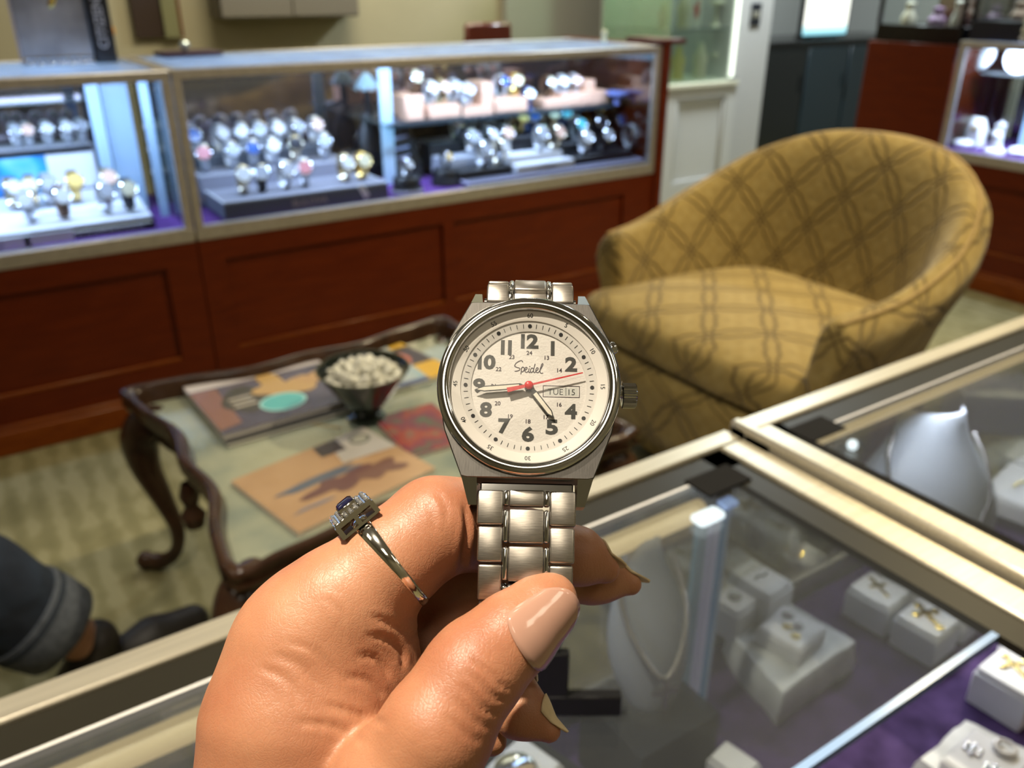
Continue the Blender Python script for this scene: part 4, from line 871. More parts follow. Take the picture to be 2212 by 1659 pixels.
for (x, y) in ((1, 0), (-1, 0), (0, 1), (0, -1)):
    m.box((x * hs, y * hs, 0.0122), (0.0006 if x else 0.0092, 0.0006 if y else 0.0092, 0.0006)); m.box((x * hs, y * hs, 0.0148), (0.0006 if x else 0.0092, 0.0006 if y else 0.0092, 0.0007))
    for k in (-1, 0, 1): m.box((x * hs + (k * hs * 0.97 if y else 0), y * hs + (k * hs * 0.97 if x else 0), 0.0135), (0.0010, 0.0010, 0.003))
m.build('gallery', WG, t)
PAVE = M('pave_diamond', (0.92, 0.92, 0.93), 0.06, 0.9, noise=0.2, scale=900)
m = MB(); m.box((0, 0, 0.0152), (0.0096, 0.0096, 0.0008)); m.build('halo_plate', WG, t)
hp_ = t
m = MB(); rnd = random.Random(2)
for i in range(7):
    for j in range(7):
        if 1 < i < 5 and 1 < j < 5: continue
        m.ball(((i - 3) * 0.00138, (j - 3) * 0.00138, 0.0157), (0.00062, 0.00062, 0.0005), 6, Matrix.Rotation(rnd.uniform(0, 3), 3, 'Z'))
m.build('pave_halo', PAVE, t, smooth=0)
m = MB(); m.box((0, 0, 0.0163), (0.0046, 0.0046, 0.0018), bevel=0.0003); m.build('stone_bezel', WG, t)
m = MB(); m.prism([(-.002, -.002), (.002, -.002), (.002, .002), (-.002, .002)], 0.0171, 0.0179, inset=0.0009, dz=0.0005); m.build('centre_stone', M('dark_sapphire', (0.008, 0.008, 0.03), 0.03, coat=1.0), t)
# ================================================================ the wristwatch (local millimetres: x right, y towards 12, z out of the dial)
TILT = math.radians(15); ROLL = math.radians(-1.3)
zl = -FW * math.cos(TILT) + UP * math.sin(TILT); yl = UP * math.cos(TILT) + FW * math.sin(TILT); xl = RT.copy()
c_, s_ = math.cos(ROLL), math.sin(ROLL); xl, yl = xl * c_ + yl * s_, yl * c_ - xl * s_
WM = Matrix((xl, yl, zl)).transposed()
watch = thing('wristwatch', 'steel wristwatch with a white dial, red seconds hand and steel bracelet held in the hand', 'watch', at_d(1142.5, 832, 0.19), WM)
watch.scale = (0.001,) * 3
STEEL = M('polished_watch_steel', (0.62, 0.62, 0.62), 0.09, 1.0)
def brushed(name, col, axis):
    m, nt, b = nodes_of(name); L = nt.links; b.inputs['Base Color'].default_value = (*col, 1); b.inputs['Metallic'].default_value = 1.0; b.inputs['Roughness'].default_value = 0.33
    tc = N(nt, 'ShaderNodeTexCoord'); mp = N(nt, 'ShaderNodeMapping'); mp.inputs['Scale'].default_value = axis; L.new(tc.outputs['Object'], mp.inputs[0])
    nz = N(nt, 'ShaderNodeTexNoise'); nz.inputs['Scale'].default_value = 1.0; nz.inputs['Detail'].default_value = 4; L.new(mp.outputs[0], nz.inputs[0])
    r = ramp(nt, [(0.3, tuple(c * 0.72 for c in col)), (0.7, col)]); L.new(nz.outputs[0], r.inputs[0]); L.new(r.outputs[0], b.inputs['Base Color'])
    bp = N(nt, 'ShaderNodeBump'); bp.inputs['Strength'].default_value = 0.25; bp.inputs['Distance'].default_value = 0.00004; L.new(nz.outputs[0], bp.inputs['Height']); L.new(bp.outputs[0], b.inputs['Normal']); return m
BRUSH = brushed('brushed_watch_steel', (0.17, 0.16, 0.15), (5, 0.35, 5)); BRUSHX = brushed('brushed_link_steel', (0.50, 0.46, 0.41), (0.4, 5, 5))
DIALW = M('cream_dial', (0.80, 0.76, 0.715), 0.55, noise=0.03, scale=0.8, bump=0.6, bscale=2.2)
DIALW.node_tree.nodes['Bump'].inputs['Distance'].default_value = 0.00012
TRACK = M('matt_chapter_ring', (0.72, 0.685, 0.64), 0.6); FLANGE = M('white_flange', (0.86, 0.81, 0.75), 0.5)
INK = M('dark_grey_numerals', (0.055, 0.055, 0.050), 0.6); INKB = M('black_print', (0.010, 0.010, 0.012), 0.55); INKP = M('plum_script', (0.035, 0.018, 0.028), 0.5)
# case
def half(o): return o + [(-x, y) for x, y in reversed(o)]
out = half([(13.6, 19.6), (18.3, 10.5), (20.4, 1.5), (20.4, -1.5), (18.6, -10.5), (14.4, -21.0)])
m = MB(); NA = 144
def outl(k):
    a = 2 * PI * k / NA; d = (math.cos(a), math.sin(a)); best = 99
    for (x0, y0), (x1, y1) in zip(out, out[1:] + out[:1]):
        ex, ey = x1 - x0, y1 - y0; den = d[0] * ey - d[1] * ex
        if abs(den) < 1e-9: continue
        r = (x0 * ey - y0 * ex) / den; u = (x0 * d[1] - y0 * d[0]) / den
        if r > 0 and -1e-6 <= u <= 1 + 1e-6: best = min(best, r)
    return best, d
OL = [outl(k) for k in range(NA)]
m.bridge([m.ring([Vector((d[0] * r, d[1] * r, z)) for r, d in OL]) if q is None else m.ring([Vector((d[0] * q, d[1] * q, z)) for r, d in OL]) for q, z in ((None, -9), (None, -0.25))] + [m.ring([Vector((d[0] * (r - 0.25), d[1] * (r - 0.25), 0)) for r, d in OL])] + [m.ring([Vector((d[0] * 18.0, d[1] * 18.0, z)) for r, d in OL]) for z in (0, -2.2)])
m.build('case_body', BRUSH, watch, smooth=30)
for sx in (-1, 1):
    for top in (1, -1):
        if top > 0: P0, P1 = [(10.9, 19.4), (13.6, 19.4)], [(11.4, 23.6), (13.0, 23.6)]; z0, z1, zz = 0.0, -5.6, -5.0
        else: P0, P1 = [(11.0, -20.8), (14.4, -20.8)], [(11.0, -26.6), (12.8, -26.6)]; z0, z1, zz = -0.1, -3.4, -5.0
        m = MB(); v = [Vector((sx * x, y, z)) for (x, y), z in zip(P0 + P1[::-1], (z0, z0, z1, z1))]; w = [Vector((p.x, p.y, -9.5)) for p in v]
        m.bridge([m.ring(w), m.ring(v)]); m.build('lug', STEEL, watch, smooth=0)
# bezel, crystal
m = MB(); m.lathe([(20.45, -1.2), (20.6, 0.3), (20.45, 1.1), (20.0, 1.55), (19.3, 1.8), (18.5, 1.75), (18.05, 1.5), (17.75, 1.1), (17.7, -0.2)], 128); m.build('bezel', STEEL, watch, smooth=60)
m = MB(); m.lathe([(17.7, 1.05), (17.2, 1.12), (0, 1.15)], 96); m.build('crystal', pane_mat('watch_crystal', (0.99, 0.99, 0.98), 0.55, rough=0.03), watch, smooth=80)
# dial levels
m = MB(); m.lathe([(0, -1.45), (13.05, -1.45)], 96); dial = m.build('dial', DIALW, watch)
m = MB(); m.lathe([(13.05, -1.5), (13.05, -1.18), (13.2, -1.12), (15.35, -0.72)], 128); ring_o = m.build('chapter_ring', TRACK, watch, smooth=30)
m = MB(); m.lathe([(15.35, -0.72), (15.4, -0.45), (15.6, -0.38), (17.7, 0.25)], 128); fl = m.build('flange', FLANGE, watch, smooth=30)
def plane(x, y, z, rot=0.0, slope=0.0):
    a = Matrix.Translation((x, y, z)) @ Matrix.Rotation(rot, 4, 'Z')
    return a @ Matrix.Rotation(slope, 4, 'X')
m = MB()
R_H = {12: 10.75, 1: 10.6, 2: 11.0, 4: 11.0, 5: 10.6, 6: 10.9, 7: 10.6, 8: 11.0, 9: 11.25, 10: 11.2, 11: 10.6}
ONEW, ONEH = 0.98, 3.5
def numeral(mb, s, x, y, z, size=3.5):
    ws = [1.0 if ch == '1' else 2.75 for ch in s]; gap = 0.62 if s == '11' else 0.36; tot = sum(ws) + gap * (len(s) - 1); cx = x - tot / 2
    for ch, w in zip(s, ws):
        if ch == '1': mb.box((cx + w / 2, y, z), (0.86, size, 0.02))
        else:
            n0 = len(mb.bm.verts); text_mesh(mb, ch, size, Matrix.Translation((cx + w / 2, y, z)), bold=0.045)
            mb.bm.verts.ensure_lookup_table(); vs = mb.bm.verts[n0:]
            x0, x1 = min(v.co.x for v in vs), max(v.co.x for v in vs); k = w / (x1 - x0)
            for v in vs: v.co.x = cx + w / 2 + (v.co.x - (x0 + x1) / 2) * k
        cx += w + gap
for h, r in R_H.items():
    a = math.radians(h * 30); numeral(m, str(h), r * math.sin(a), r * math.cos(a), -1.40)
m.build('hour_numerals', INK, dial, smooth=0)
m = MB()
for h in range(13, 25):
    if h == 15: continue
    a = math.radians(h * 30); r = 8.0; text_mesh(m, str(h), 0.98, Matrix.Translation((r * math.sin(a), r * math.cos(a), -1.41)), bold=0.02)
m.build('day_numerals', INKP, dial, smooth=0)
m = MB()
for k in range(60):
    a = math.radians(k * 6); r = 14.25; z = -1.12 + (r - 13.2) / 2.15 * 0.40 + 0.03
    if k % 5 == 0: m.lathe([(0.0, 0.03), (0.46, 0.03)], 16, (r * math.sin(a), r * math.cos(a), z + 0.02), Matrix.Rotation(-a, 3, 'Z') @ Matrix.Rotation(0.18, 3, 'X'))
    else: m.box((r * math.sin(a), r * math.cos(a), z + 0.01), (0.13, 0.95, 0.06), Matrix.Rotation(-a, 3, 'Z') @ Matrix.Rotation(0.18, 3, 'X'))
m.build('minute_marks', INKB, ring_o, smooth=0)
m = MB()
for k in range(1, 13):
    a = math.radians(k * 30); r = 16.55; text_mesh(m, str(k * 5), 1.0, plane(r * math.sin(a), r * math.cos(a), -0.05, -a, 0.29), bold=0.004)
m.build('minute_numerals', INKB, fl, smooth=0)
# brand script, drawn stroke by stroke (x, y in picture units of the dial)
def stroke(mb, pts, w, z=-1.40):
    P = catmull([(x, y, 0) for x, y in pts], 6); n = len(P); L, Rr = [], []
    for i in range(n):
        tg = P[min(i + 1, n - 1)] - P[max(i - 1, 0)]; tg.normalize(); nn = Vector((-tg.y, tg.x, 0)) * w / 2
        L.append(P[i] + nn); Rr.append(P[i] - nn)
    f = lambda p: mb.bm.verts.new((p.x, p.y, z))
    a, b = [f(p) for p in L], [f(p) for p in Rr]; fs = [mb.bm.faces.new((a[i], a[i + 1], b[i + 1], b[i])) for i in range(n - 1)]; mb._mark(fs)
k_ = 0.1038 / 7.54
def sp(*pts): return [((x - 1084) * k_ * 1.0, (1172 - y) * k_ / 0.966) for x, y in pts]
m = MB()
for pts in (sp((978, 768), (955, 742), (915, 755), (865, 790), (845, 835), (880, 855), (925, 870), (930, 895), (895, 915), (845, 922)),
            sp((955, 868), (958, 900), (950, 968)), sp((955, 880), (975, 850), (1003, 865), (1000, 900), (975, 930), (955, 925)),
            sp((1003, 905), (1040, 885), (1050, 860), (1030, 852), (1012, 885), (1020, 925), (1050, 935), (1068, 915)), sp((1085, 868), (1078, 905), (1085, 938), (1105, 925)),
            sp((1152, 872), (1128, 862), (1108, 895), (1118, 935), (1140, 925), (1158, 895)), sp((1182, 790), (1165, 860), (1155, 915), (1175, 938), (1190, 920)),
            sp((1190, 912), (1225, 890), (1232, 862), (1212, 855), (1196, 890), (1205, 930), (1235, 935), (1252, 915)), sp((1252, 915), (1290, 850), (1312, 800), (1300, 785), (1280, 830), (1262, 905), (1280, 945), (1316, 940))):
    stroke(m, pts, 0.20)
m.lathe([(0, 0), (0.14, 0)], 10, (*sp((1094, 838))[0], -1.40)); m.build('brand_script', INKP, dial, smooth=0)
# day-date window
wx, wy = 7.35, -0.95
m = MB()
for (x0, y0, x1, y1) in ((-4.15, 1.22, 4.15, 1.36), (-4.15, -1.36, 4.15, -1.22), (-4.15, -1.36, -4.0, 1.36), (4.0, -1.36, 4.15, 1.36)): m.b2((wx + x0, wy + y0, -1.44), (wx + x1, wy + y1, -1.39))
m.build('window_frame', INKP, dial, smooth=0)
m = MB(); m.b2((wx - 3.75, wy - 0.95, -1.46), (wx + 3.75, wy + 0.95, -1.425)); m.build('day_date_disc', M('pale_date_disc', (0.62, 0.62, 0.58), 0.5), dial)
m = MB(); text_mesh(m, 'TUE', 1.35, Matrix.Translation((wx - 1.35, wy - 0.12, -1.41)), bold=0.0); text_mesh(m, '15', 1.35, Matrix.Translation((wx + 2.35, wy - 0.12, -1.41)), bold=0.0); m.box((wx + 1.05, wy, -1.415), (0.10, 1.9, 0.02)); m.build('day_date_print', INKB, dial, smooth=0)
# hands
LUME = M('cream_lume', (0.86, 0.80, 0.68), 0.5); HB = M('black_hand', (0.012, 0.012, 0.012), 0.3); RED = M('red_enamel', (0.62, 0.012, 0.015), 0.3)
def hand_(name, ang, length, w, z, tip=1.6, st=1.3):
    a = math.radians(ang); rot = Matrix.Rotation(-a, 3, 'Z')
    m = MB(); m.prism([(-0.28, 0), (0.28, 0), (0.28, st), (w, st + 0.6), (w, length - tip), (0, length), (-w, length - tip), (-w, st + 0.6), (-0.28, st)], z, z + 0.12, rot); m.mi = 1
    i = 0.24; m.prism([(-w + i, st + 0.9), (w - i, st + 0.9), (w - i, length - tip - 0.05), (0.06, length - 0.75), (-0.06, length - 0.75), (-w + i, length - tip - 0.05)], z + 0.12, z + 0.16, rot); return m.build(name, [HB, LUME], watch, smooth=0)
hand_('hour_hand', 142, 9.3, 0.68, -0.62); hand_('minute_hand', 264.3, 12.3, 0.66, -0.30, tip=2.2)
a = math.radians(75.4); rot = Matrix.Rotation(-a, 3, 'Z')
m = MB(); m.prism([(-0.24, 0), (0.24, 0), (0.13, 12.5), (-0.13, 12.5)], 0.02, 0.14, rot); m.prism([(-0.3, 0), (0.3, 0), (0.55, -5.0), (-0.55, -5.0)], 0.02, 0.14, rot); m.lathe([(0, 0.5), (0.45, 0.46), (0.82, 0.30), (0.98, 0.1), (0.98, 0.0), (0, 0.0)], 32); m.build('seconds_hand', RED, watch, smooth=40)
m = MB(); m.lathe([(1.05, -1.4), (1.05, -0.1), (0.9, 0.0), (0, 0.0)], 32); m.build('hand_boss', HB, watch)
# crown and pusher
m = MB(); prof = []
rx = Matrix.Rotation(PI / 2, 3, 'Y')
m.lathe([(1.5, 20.0), (1.5, 21.2), (2.5, 21.3)], 48, (0, 0, -4.2), rx)
fl_ = []
for zz, rr in ((21.3, 2.6), (21.5, 2.95), (24.3, 2.95), (24.6, 2.6)): fl_.append(m.ring([Vector((0, -0.9 + 0, -4.2)) + rx @ Vector((rr * (1 if k % 2 else 0.92) * math.cos(2 * PI * k / 56), rr * (1 if k % 2 else 0.92) * math.sin(2 * PI * k / 56), zz)) for k in range(56)]))
m.bridge(fl_); m.build('crown', STEEL, watch, smooth=25)
d = Vector((math.cos(0.47), math.sin(0.47), 0)); q = d.to_track_quat('Z', 'Y').to_matrix()
m = MB(); m.lathe([(0.9, 17.5), (0.9, 20.6), (1.35, 20.7), (1.45, 20.9), (1.45, 22.0), (1.2, 22.4), (0, 22.5)], 24, (0, 0.6, -4.0), q); m.build('pusher', STEEL, watch)
# bracelet: rows of links following a curve in the y-z plane
def row(path, w0, w1, pitch, endlink):
    """path: catmull points (y, z); one row of three links every pitch"""
    C = catmull([(y, z, 0) for y, z in path], 12); acc = [0]
    ends = []
    for a, b in zip(C, C[1:]): acc.append(acc[-1] + (b - a).length)
    def at(s):
        for i in range(len(C) - 1):
            if acc[i + 1] >= s: f = (s - acc[i]) / max(acc[i + 1] - acc[i], 1e-9); return C[i].lerp(C[i + 1], f)
        return C[-1]
    nrow = int(acc[-1] / pitch)
    p, q = at(0), at(0.46 * pitch); dv = (q - p).normalized(); rt = Matrix.Rotation(math.atan2(dv.y, dv.x), 3, 'X'); c = (p + q) / 2
    m = MB(); m.box(Vector((0, c.x, c.y)), (7.6, pitch * 0.44, 2.8), rt, bevel=0.3, seg=2); m.mi = 1
    for sx in (-1, 1): m.box(Vector((sx * 4.45, c.x, c.y)), (1.22, pitch * 0.42, 2.6), rt, bevel=0.3, seg=2)
    m.build('centre_link', [BRUSHX, STEEL], watch, smooth=50)
    for i in range(nrow):
        p, q = at(i * pitch), at((i + 1) * pitch); c = (p + q) / 2; dv = (q - p).normalized(); f = i / max(nrow - 1, 1); w = w0 + (w1 - w0) * min(1, f * 1.0)
        ang = math.atan2(dv.y, dv.x); rt = Matrix.Rotation(ang, 3, 'X')
        cw = 7.6; sw = (w - cw - 2.6) / 2 - 0.0
        for sx in (-1, 1):
            m = MB(); m.box(Vector((sx * (w / 2 - sw / 2), c.x, c.y)), (sw, pitch * 0.955, 2.7), rt, bevel=0.45, seg=2); m.build('side_link', BRUSHX, watch, smooth=50)
        # centre link sits half a pitch further, with polished shoulders
        p2 = at(min((i + 0.5) * pitch, acc[-1])); q2 = at(min((i + 1.5) * pitch, acc[-1])); 
        if (q2 - p2).length < pitch * 0.6: continue
        c2 = (p2 + q2) / 2; d2 = (q2 - p2).normalized(); r2 = Matrix.Rotation(math.atan2(d2.y, d2.x), 3, 'X')
        m = MB(); m.box(Vector((0, c2.x, c2.y)), (cw, pitch * 0.93, 2.9), r2, bevel=0.4, seg=2); m.mi = 1
        for sx in (-1, 1): m.box(Vector((sx * (cw / 2 + 0.65), c2.x, c2.y)), (1.22, pitch * 0.90, 2.75), r2, bevel=0.5, seg=2)
        m.build('centre_link', [BRUSHX, STEEL], watch, smooth=50)
low = [(-23.2, -3.6), (-30, -3.4), (-38, -3.2), (-45, -4.0), (-50.0, -7.0), (-52.5, -12.0), (-52.0, -19.0), (-49, -26)]
row(low, 21.6, 18.6, 7.95, True)
upp = [(20.4, -3.9), (24.0, -4.4), (26.6, -7.0), (27.6, -11.5), (27.4, -18), (26.0, -26)]
row(upp, 20.4, 19.4, 5.6, True)
m = MB(); m.box((0, -23.0, -4.8), (20.6, 3.0, 2.0), bevel=0.3); m.build('end_link', STEEL, watch)
m = MB(); m.tube([(-10.8, -24.5, -5.2), (10.8, -24.5, -5.2)], 0.9, 10); m.tube([(-10.8, 21.6, -5.6), (10.8, 21.6, -5.6)], 0.9, 10); m.build('spring_bar', STEEL, watch)
# ================================================================ black stand behind the watch, on the counter glass
SB = on_z(1235, 1520, 0.77)
# ================================================================ sit-down counter cases in the foreground
NT, ND, NY = 0.77, 0.47, 0.539
def near_case(x0, x1, zt, lab):
    L = x1 - x0; y1 = 0.62
    t = thing('counter_case', lab, 'display case', (x0, NY, 0), Matrix.Diagonal((1, -1, 1)).to_3x3() if False else None)
    # local x along the front rail, local -y towards the camera
    m = MB(); m.b2((0, -0.62, 0), (L, -0.004, ND - 0.03)); m.build('base_cabinet', CHERRY, t)
    m = MB(); m.b2((0.0, -0.6, ND - 0.03), (L + 0.006, -0.012, ND)); m.build('velvet_deck', VELVET, t)
    m = MB(); m.b2((0, -0.024, zt - 0.03), (L, 0, zt), bevel=0.002)
    m.build('front_rail', ALU, t)
    m = MB(); m.b2((0, -0.006, ND - 0.03), (L, 0.0, ND + 0.03)); m.build('lower_rail', GREYMETAL, t)
    m = MB(); m.b2((0.01, -0.012, ND + 0.03), (L - 0.01, -0.007, zt - 0.028)); m.build('front_pane', PANE, t)
    m = MB(); m.b2((0.0, -0.055, zt - 0.012), (L, -0.0235, zt - 0.004)); m.build('rubber_border', M('dark_olive_gasket', (0.016, 0.014, 0.008), 0.42, coat=0.05, spec=0.25), t)
    return t
tl = near_case(-1.0, 0.627, NT, 'counter showcase in the left foreground under the hand, with a champagne metal rail')
tr = near_case(0.633, 2.3, NT + 0.006, 'counter showcase on the right foreground with a silver necklace bust inside')
# side rails meet at the joint
m = MB(); m.b2((1.595, -0.62, NT - 0.03), (1.627, -0.0243, NT - 0.0004), bevel=0.002); m.build('side_rail', ALU, tl)
m = MB(); m.b2((1.566, -0.6, NT - 0.012), (1.596, -0.0235, NT - 0.004)); m.build('side_gasket', M('dark_olive_gasket', (0.016, 0.014, 0.008), 0.42, coat=0.05, spec=0.25), tl)
m = MB(); m.b2((0.0, -0.62, NT - 0.03), (0.012, -0.0001, NT + 0.010), bevel=0.003); m.b2((0.012, -0.62, NT - 0.024), (0.034, -0.0243, NT + 0.0056), bevel=0.002); m.build('side_rail', ALU, tr)
m = MB(); m.b2((0.033, -0.6, NT - 0.008), (0.050, -0.0235, NT + 0.002)); m.build('side_gasket', BLACK, tr)
# top glass plates with polished edges, corner pads
def plate(t, lx0, lx1, ly0, ly1, z):
    m = MB(); m.b2((lx0, ly0, z - 0.006), (lx1, ly1, z)); m.build('top_pane', PANETOP, t)
    e = 0.0055; m = MB()
    m.b2((lx0, ly1 - e, z - 0.0062), (lx1, ly1, z + 0.0002)); m.build('pane_edge', M('white_edge_light', (0.90, 0.89, 0.86), 0.3), t)  # LED light carried by the glass edge, painted as white
    m = MB(); m.b2((lx0, ly0, z - 0.0062), (lx1, ly0 + e, z + 0.0002)); m.b2((lx1 - e, ly0 + e, z - 0.0062), (lx1, ly1 - e, z + 0.0002)); m.build('pane_edge', M('blue_edge_light', (0.30, 0.45, 0.72), 0.15), t)  # blue reflection along the edges painted as colour
plate(tl, 0.02, 1.580, -0.332, -0.052, NT - 0.0045)
plate(tr, 0.050, 1.6, -0.42, -0.052, NT + 0.0015)
m = MB(); m.b2((1.521, -0.083, NT - 0.004), (1.577, -0.05, NT - 0.0015)); m.build('corner_pad', BLACK, tl)
m = MB(); m.b2((0.044, -0.073, NT + 0.002), (0.099, -0.040, NT + 0.0035)); m.build('corner_pad', BLACK, tr)
# lamp tubes under the rails
TUBE = M('warm_lamp_tube', (0.86, 0.76, 0.55), 0.35, emit=(1.0, 0.72, 0.34), es=0.95)
m = MB(); m.tube([(0.9, -0.052, 0.728), (1.545, -0.052, 0.728)], 0.0105, 16); m.build('lamp_tube', TUBE, tl)
m = MB(); m.tube([(0.085, -0.035, 0.742), (1.6, -0.035, 0.742)], 0.0095, 16); m.build('lamp_tube', TUBE, tr)
LED = M('lit_led', (0.9, 0.95, 1.0), 0.4, emit=(0.85, 0.95, 1.0), es=3.0)
px_ = on_z(1530, 1110, 0.755); lx, ly = px_.x + 1.0, px_.y - NY
m = MB(); m.box((lx, ly, 0.752), (0.032, 0.018, 0.008), Matrix.Rotation(0.0, 3, 'Z'), bevel=0.004, seg=2); m.build('led_head', LED, tl)
m = MB(); m.box((lx + 0.03, ly + 0.004, 0.754), (0.016, 0.012, 0.005)); m.build('led_head', M('blue_edge_light', (0.30, 0.45, 0.75), 0.15, emit=(0.4, 0.55, 1.0), es=0.8), tl)
m = MB(); m.ball((0.108, -0.078, 0.752), 0.006, 10); m.build('led_head', LED, tr)
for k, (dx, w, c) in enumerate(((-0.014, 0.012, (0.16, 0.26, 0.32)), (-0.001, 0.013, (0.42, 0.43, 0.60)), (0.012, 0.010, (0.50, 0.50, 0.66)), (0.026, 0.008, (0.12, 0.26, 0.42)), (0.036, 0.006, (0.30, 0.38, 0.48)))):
    m = MB(); m.b2((lx + dx, ly - 0.004 + 0.003 * k, ND), (lx + dx + w * 0.92, ly + 0.002 + 0.003 * k, 0.75)); m.build('glass_upright', M('lit_glass_strip', c, 0.2, emit=c, es=0.25), tl)  # LED glow put into the glass strips as weak emission
# ---------------------------------------------------------------- contents on the deck
def ebox(mb, lo, hi, b=0.001): mb.b2(lo, hi, bevel=b)
def jewel_box(name, lab, quad, zt, h, pad=0.05, group=None, fab=WHITEBOX):
    P = [on_z(x, y, zt) for x, y in quad]; o = (P[0] + P[1] + P[2] + P[3]) / 4; o.z = zt - h
    e = (P[1] - P[0]) * 0 + ((P[2] - P[3]) + (P[1] - P[0])) ; e.z = 0; w = e.length / 2; e.normalize(); f = Vector((-e.y, e.x, 0)); d = (((P[0] - P[3]) + (P[1] - P[2])).length) / 2
    t = thing(name, lab, 'jewelry box', o, Matrix((e, f, Vector((0, 0, 1)))).transposed(), group)
    m = MB(); ebox(m, (-w / 2, -d / 2, 0), (w / 2, d / 2, h * 0.86), 0.0015); m.build('tray', fab, t)
    m = MB(); ebox(m, (-w / 2 + 0.002, -d / 2 + 0.002, h * 0.86), (w / 2 - 0.002, d / 2 - 0.002, h), 0.0015); m.build('cushion', fab, t)
    return t, w, d, h, e, f
def jewel(name, lab, cat, t, h, build, mats, group=None, rz=0.0, off=(0, 0)):
    o = t.matrix_world @ Vector((off[0], off[1], h)); j = thing(name, lab, cat, o, t.matrix_world.to_3x3() @ Matrix.Rotation(rz, 3, 'Z'), group)
    build(j); return j
def cross(w, l, fancy, mat):
    def b(j):
        m = MB(); m.b2((-w / 2, -l / 2, 0), (w / 2, l / 2, 0.0022), bevel=0.0006); m.b2((-l * 0.32, l * 0.08, 0), (l * 0.32, l * 0.08 + w, 0.0022), bevel=0.0006)
        if fancy:
            for (x, y) in ((0, l / 2), (0, -l / 2), (-l * .32, l * .08 + w / 2), (l * .32, l * .08 + w / 2)): m.ball((x, y, 0.0012), (w * 0.9, w * 0.9, 0.0014), 10)
        m.build('cross_body', mat, j)
        m = MB(); m.tube([(0, l / 2 + 0.004 + 0.002 * math.cos(a), 0.001 + 0.0002 * a) for a in (0, 1, 2)], 0.0006, 6); m.ball((0, l / 2 + 0.003, 0.001), (0.002, 0.003, 0.001), 8); m.build('bail', mat, j)
    return b
def studs(mat, r, n=6, col=None):
    def b(j):
        for s in (-1, 1):
            m = MB(); m.ball((s * r * 1.5, 0, 0.001), (r * 0.55, r * 0.55, r * 0.4), 12)
            for k in range(n): a = 2 * PI * k / n; m.ball((s * r * 1.5 + r * 0.8 * math.cos(a), r * 0.8 * math.sin(a), 0.0008), (r * 0.33, r * 0.33, r * 0.3), 8)
            m.build('flower_stud', col or mat, j)
    return b
GEM = M('clear_gem_cluster', (0.85, 0.88, 0.92), 0.05, 0.85, noise=0.35, scale=900)
OX = M('oxidised_silver', (0.32, 0.30, 0.28), 0.25, 0.9, noise=0.3, scale=400)
PG = M('pale_gold', (0.80, 0.66, 0.30), 0.25, 1.0)
B = jewel_box('jewelry_box', 'white box with a slim gold cross, left of the four cross boxes', [(1829, 1267), (1880, 1228), (1975, 1279), (1922, 1316)], 0.52, 0.045)
jewel('cross_pendant', 'slim plain gold cross pendant on the left cross box', 'pendant', B[0], B[3], cross(0.0045, 0.036, False, PG), PG, rz=-0.45)
B = jewel_box('jewelry_box', 'white box with an ornate gold cross, nearest of the four cross boxes', [(1930, 1328), (1985, 1287), (2082, 1338), (2030, 1380)], 0.52, 0.045)
jewel('cross_pendant', 'ornate gold cross pendant on the nearest cross box', 'pendant', B[0], B[3], cross(0.006, 0.040, True, GOLD), GOLD, rz=-0.45)
B = jewel_box('jewelry_box', 'white box with nothing but a plain top, behind the slim gold cross', [(1898, 1215), (1935, 1188), (2035, 1240), (1990, 1270)], 0.52, 0.045)
B = jewel_box('jewelry_box', 'white box with a tiny gold charm, by the blue glass edge', [(1998, 1277), (2042, 1247), (2140, 1297), (2098, 1330)], 0.52, 0.045)
jewel('charm', 'tiny gold charm on the white box by the blue glass edge', 'charm', B[0], B[3], lambda j: (MB().ball((0, 0, 0.0015), (0.004, 0.006, 0.0015), 10)).build('charm_body', OX, j), OX)
B = jewel_box('jewelry_box', 'bright white box with a gold cross, beyond the clear corner at the right edge', [(2105, 1440), (2172, 1385), (2290, 1450), (2225, 1510)], 0.52, 0.05)
jewel('cross_pendant', 'pale gold beaded cross pendant at the right edge of the picture', 'pendant', B[0], B[3], cross(0.006, 0.042, True, PG), PG, rz=-0.45)
B = jewel_box('jewelry_box', 'bright white box with a bare top at the right edge under the rail', [(2160, 1375), (2225, 1325), (2330, 1385), (2280, 1440)], 0.52, 0.048)
# marble slab with a box and two earring pairs
def slab(name, lab, quad, zt, h, seed):
    P = [on_z(x, y, zt) for x, y in quad]; o = sum(P, Vector()) / 4; o.z = zt - h; rnd = random.Random(seed); out = []
    for a, b in zip(P, P[1:] + P[:1]):
        for k in range(8): q = a.lerp(b, k / 8) - o; out.append((q.x * (1 + rnd.uniform(-.03, .03)), q.y * (1 + rnd.uniform(-.03, .03))))
    t = thing(name, lab, 'marble slab', o); m = MB(); rg = []
    for z, s, j in ((0, 1.02, .03), (h * 0.35, 1.05, .05), (h * 0.75, 1.02, .04), (h, 0.97, 0.01)): rg.append(m.ring([(x * s * (1 + rnd.uniform(-j, j)), y * s * (1 + rnd.uniform(-j, j)), z) for x, y in out]))
    m.bridge(rg); m.build('slab_body', MARBLE, t, smooth=25); return t
slab('marble_slab', 'rough-edged pale marble slab carrying a white earring box beside the glass upright', [(1575, 1368), (1690, 1292), (1850, 1385), (1690, 1500)], 0.515, 0.044, 3)
B = jewel_box('jewelry_box', 'white earring box standing on the rough marble slab', [(1640, 1352), (1697, 1296), (1783, 1360), (1722, 1412)], 0.538, 0.0225)
jewel('earrings', 'pair of dark flower cluster earrings on the marble slab box', 'earrings', B[0], B[3], studs(OX, 0.0065), OX, rz=1.1, off=(0.009, 0.004))
jewel('earrings', 'pair of rose and gold cluster earrings on the marble slab box', 'earrings', B[0], B[3], studs(PG, 0.0055), PG, rz=1.1, off=(-0.008, -0.004))
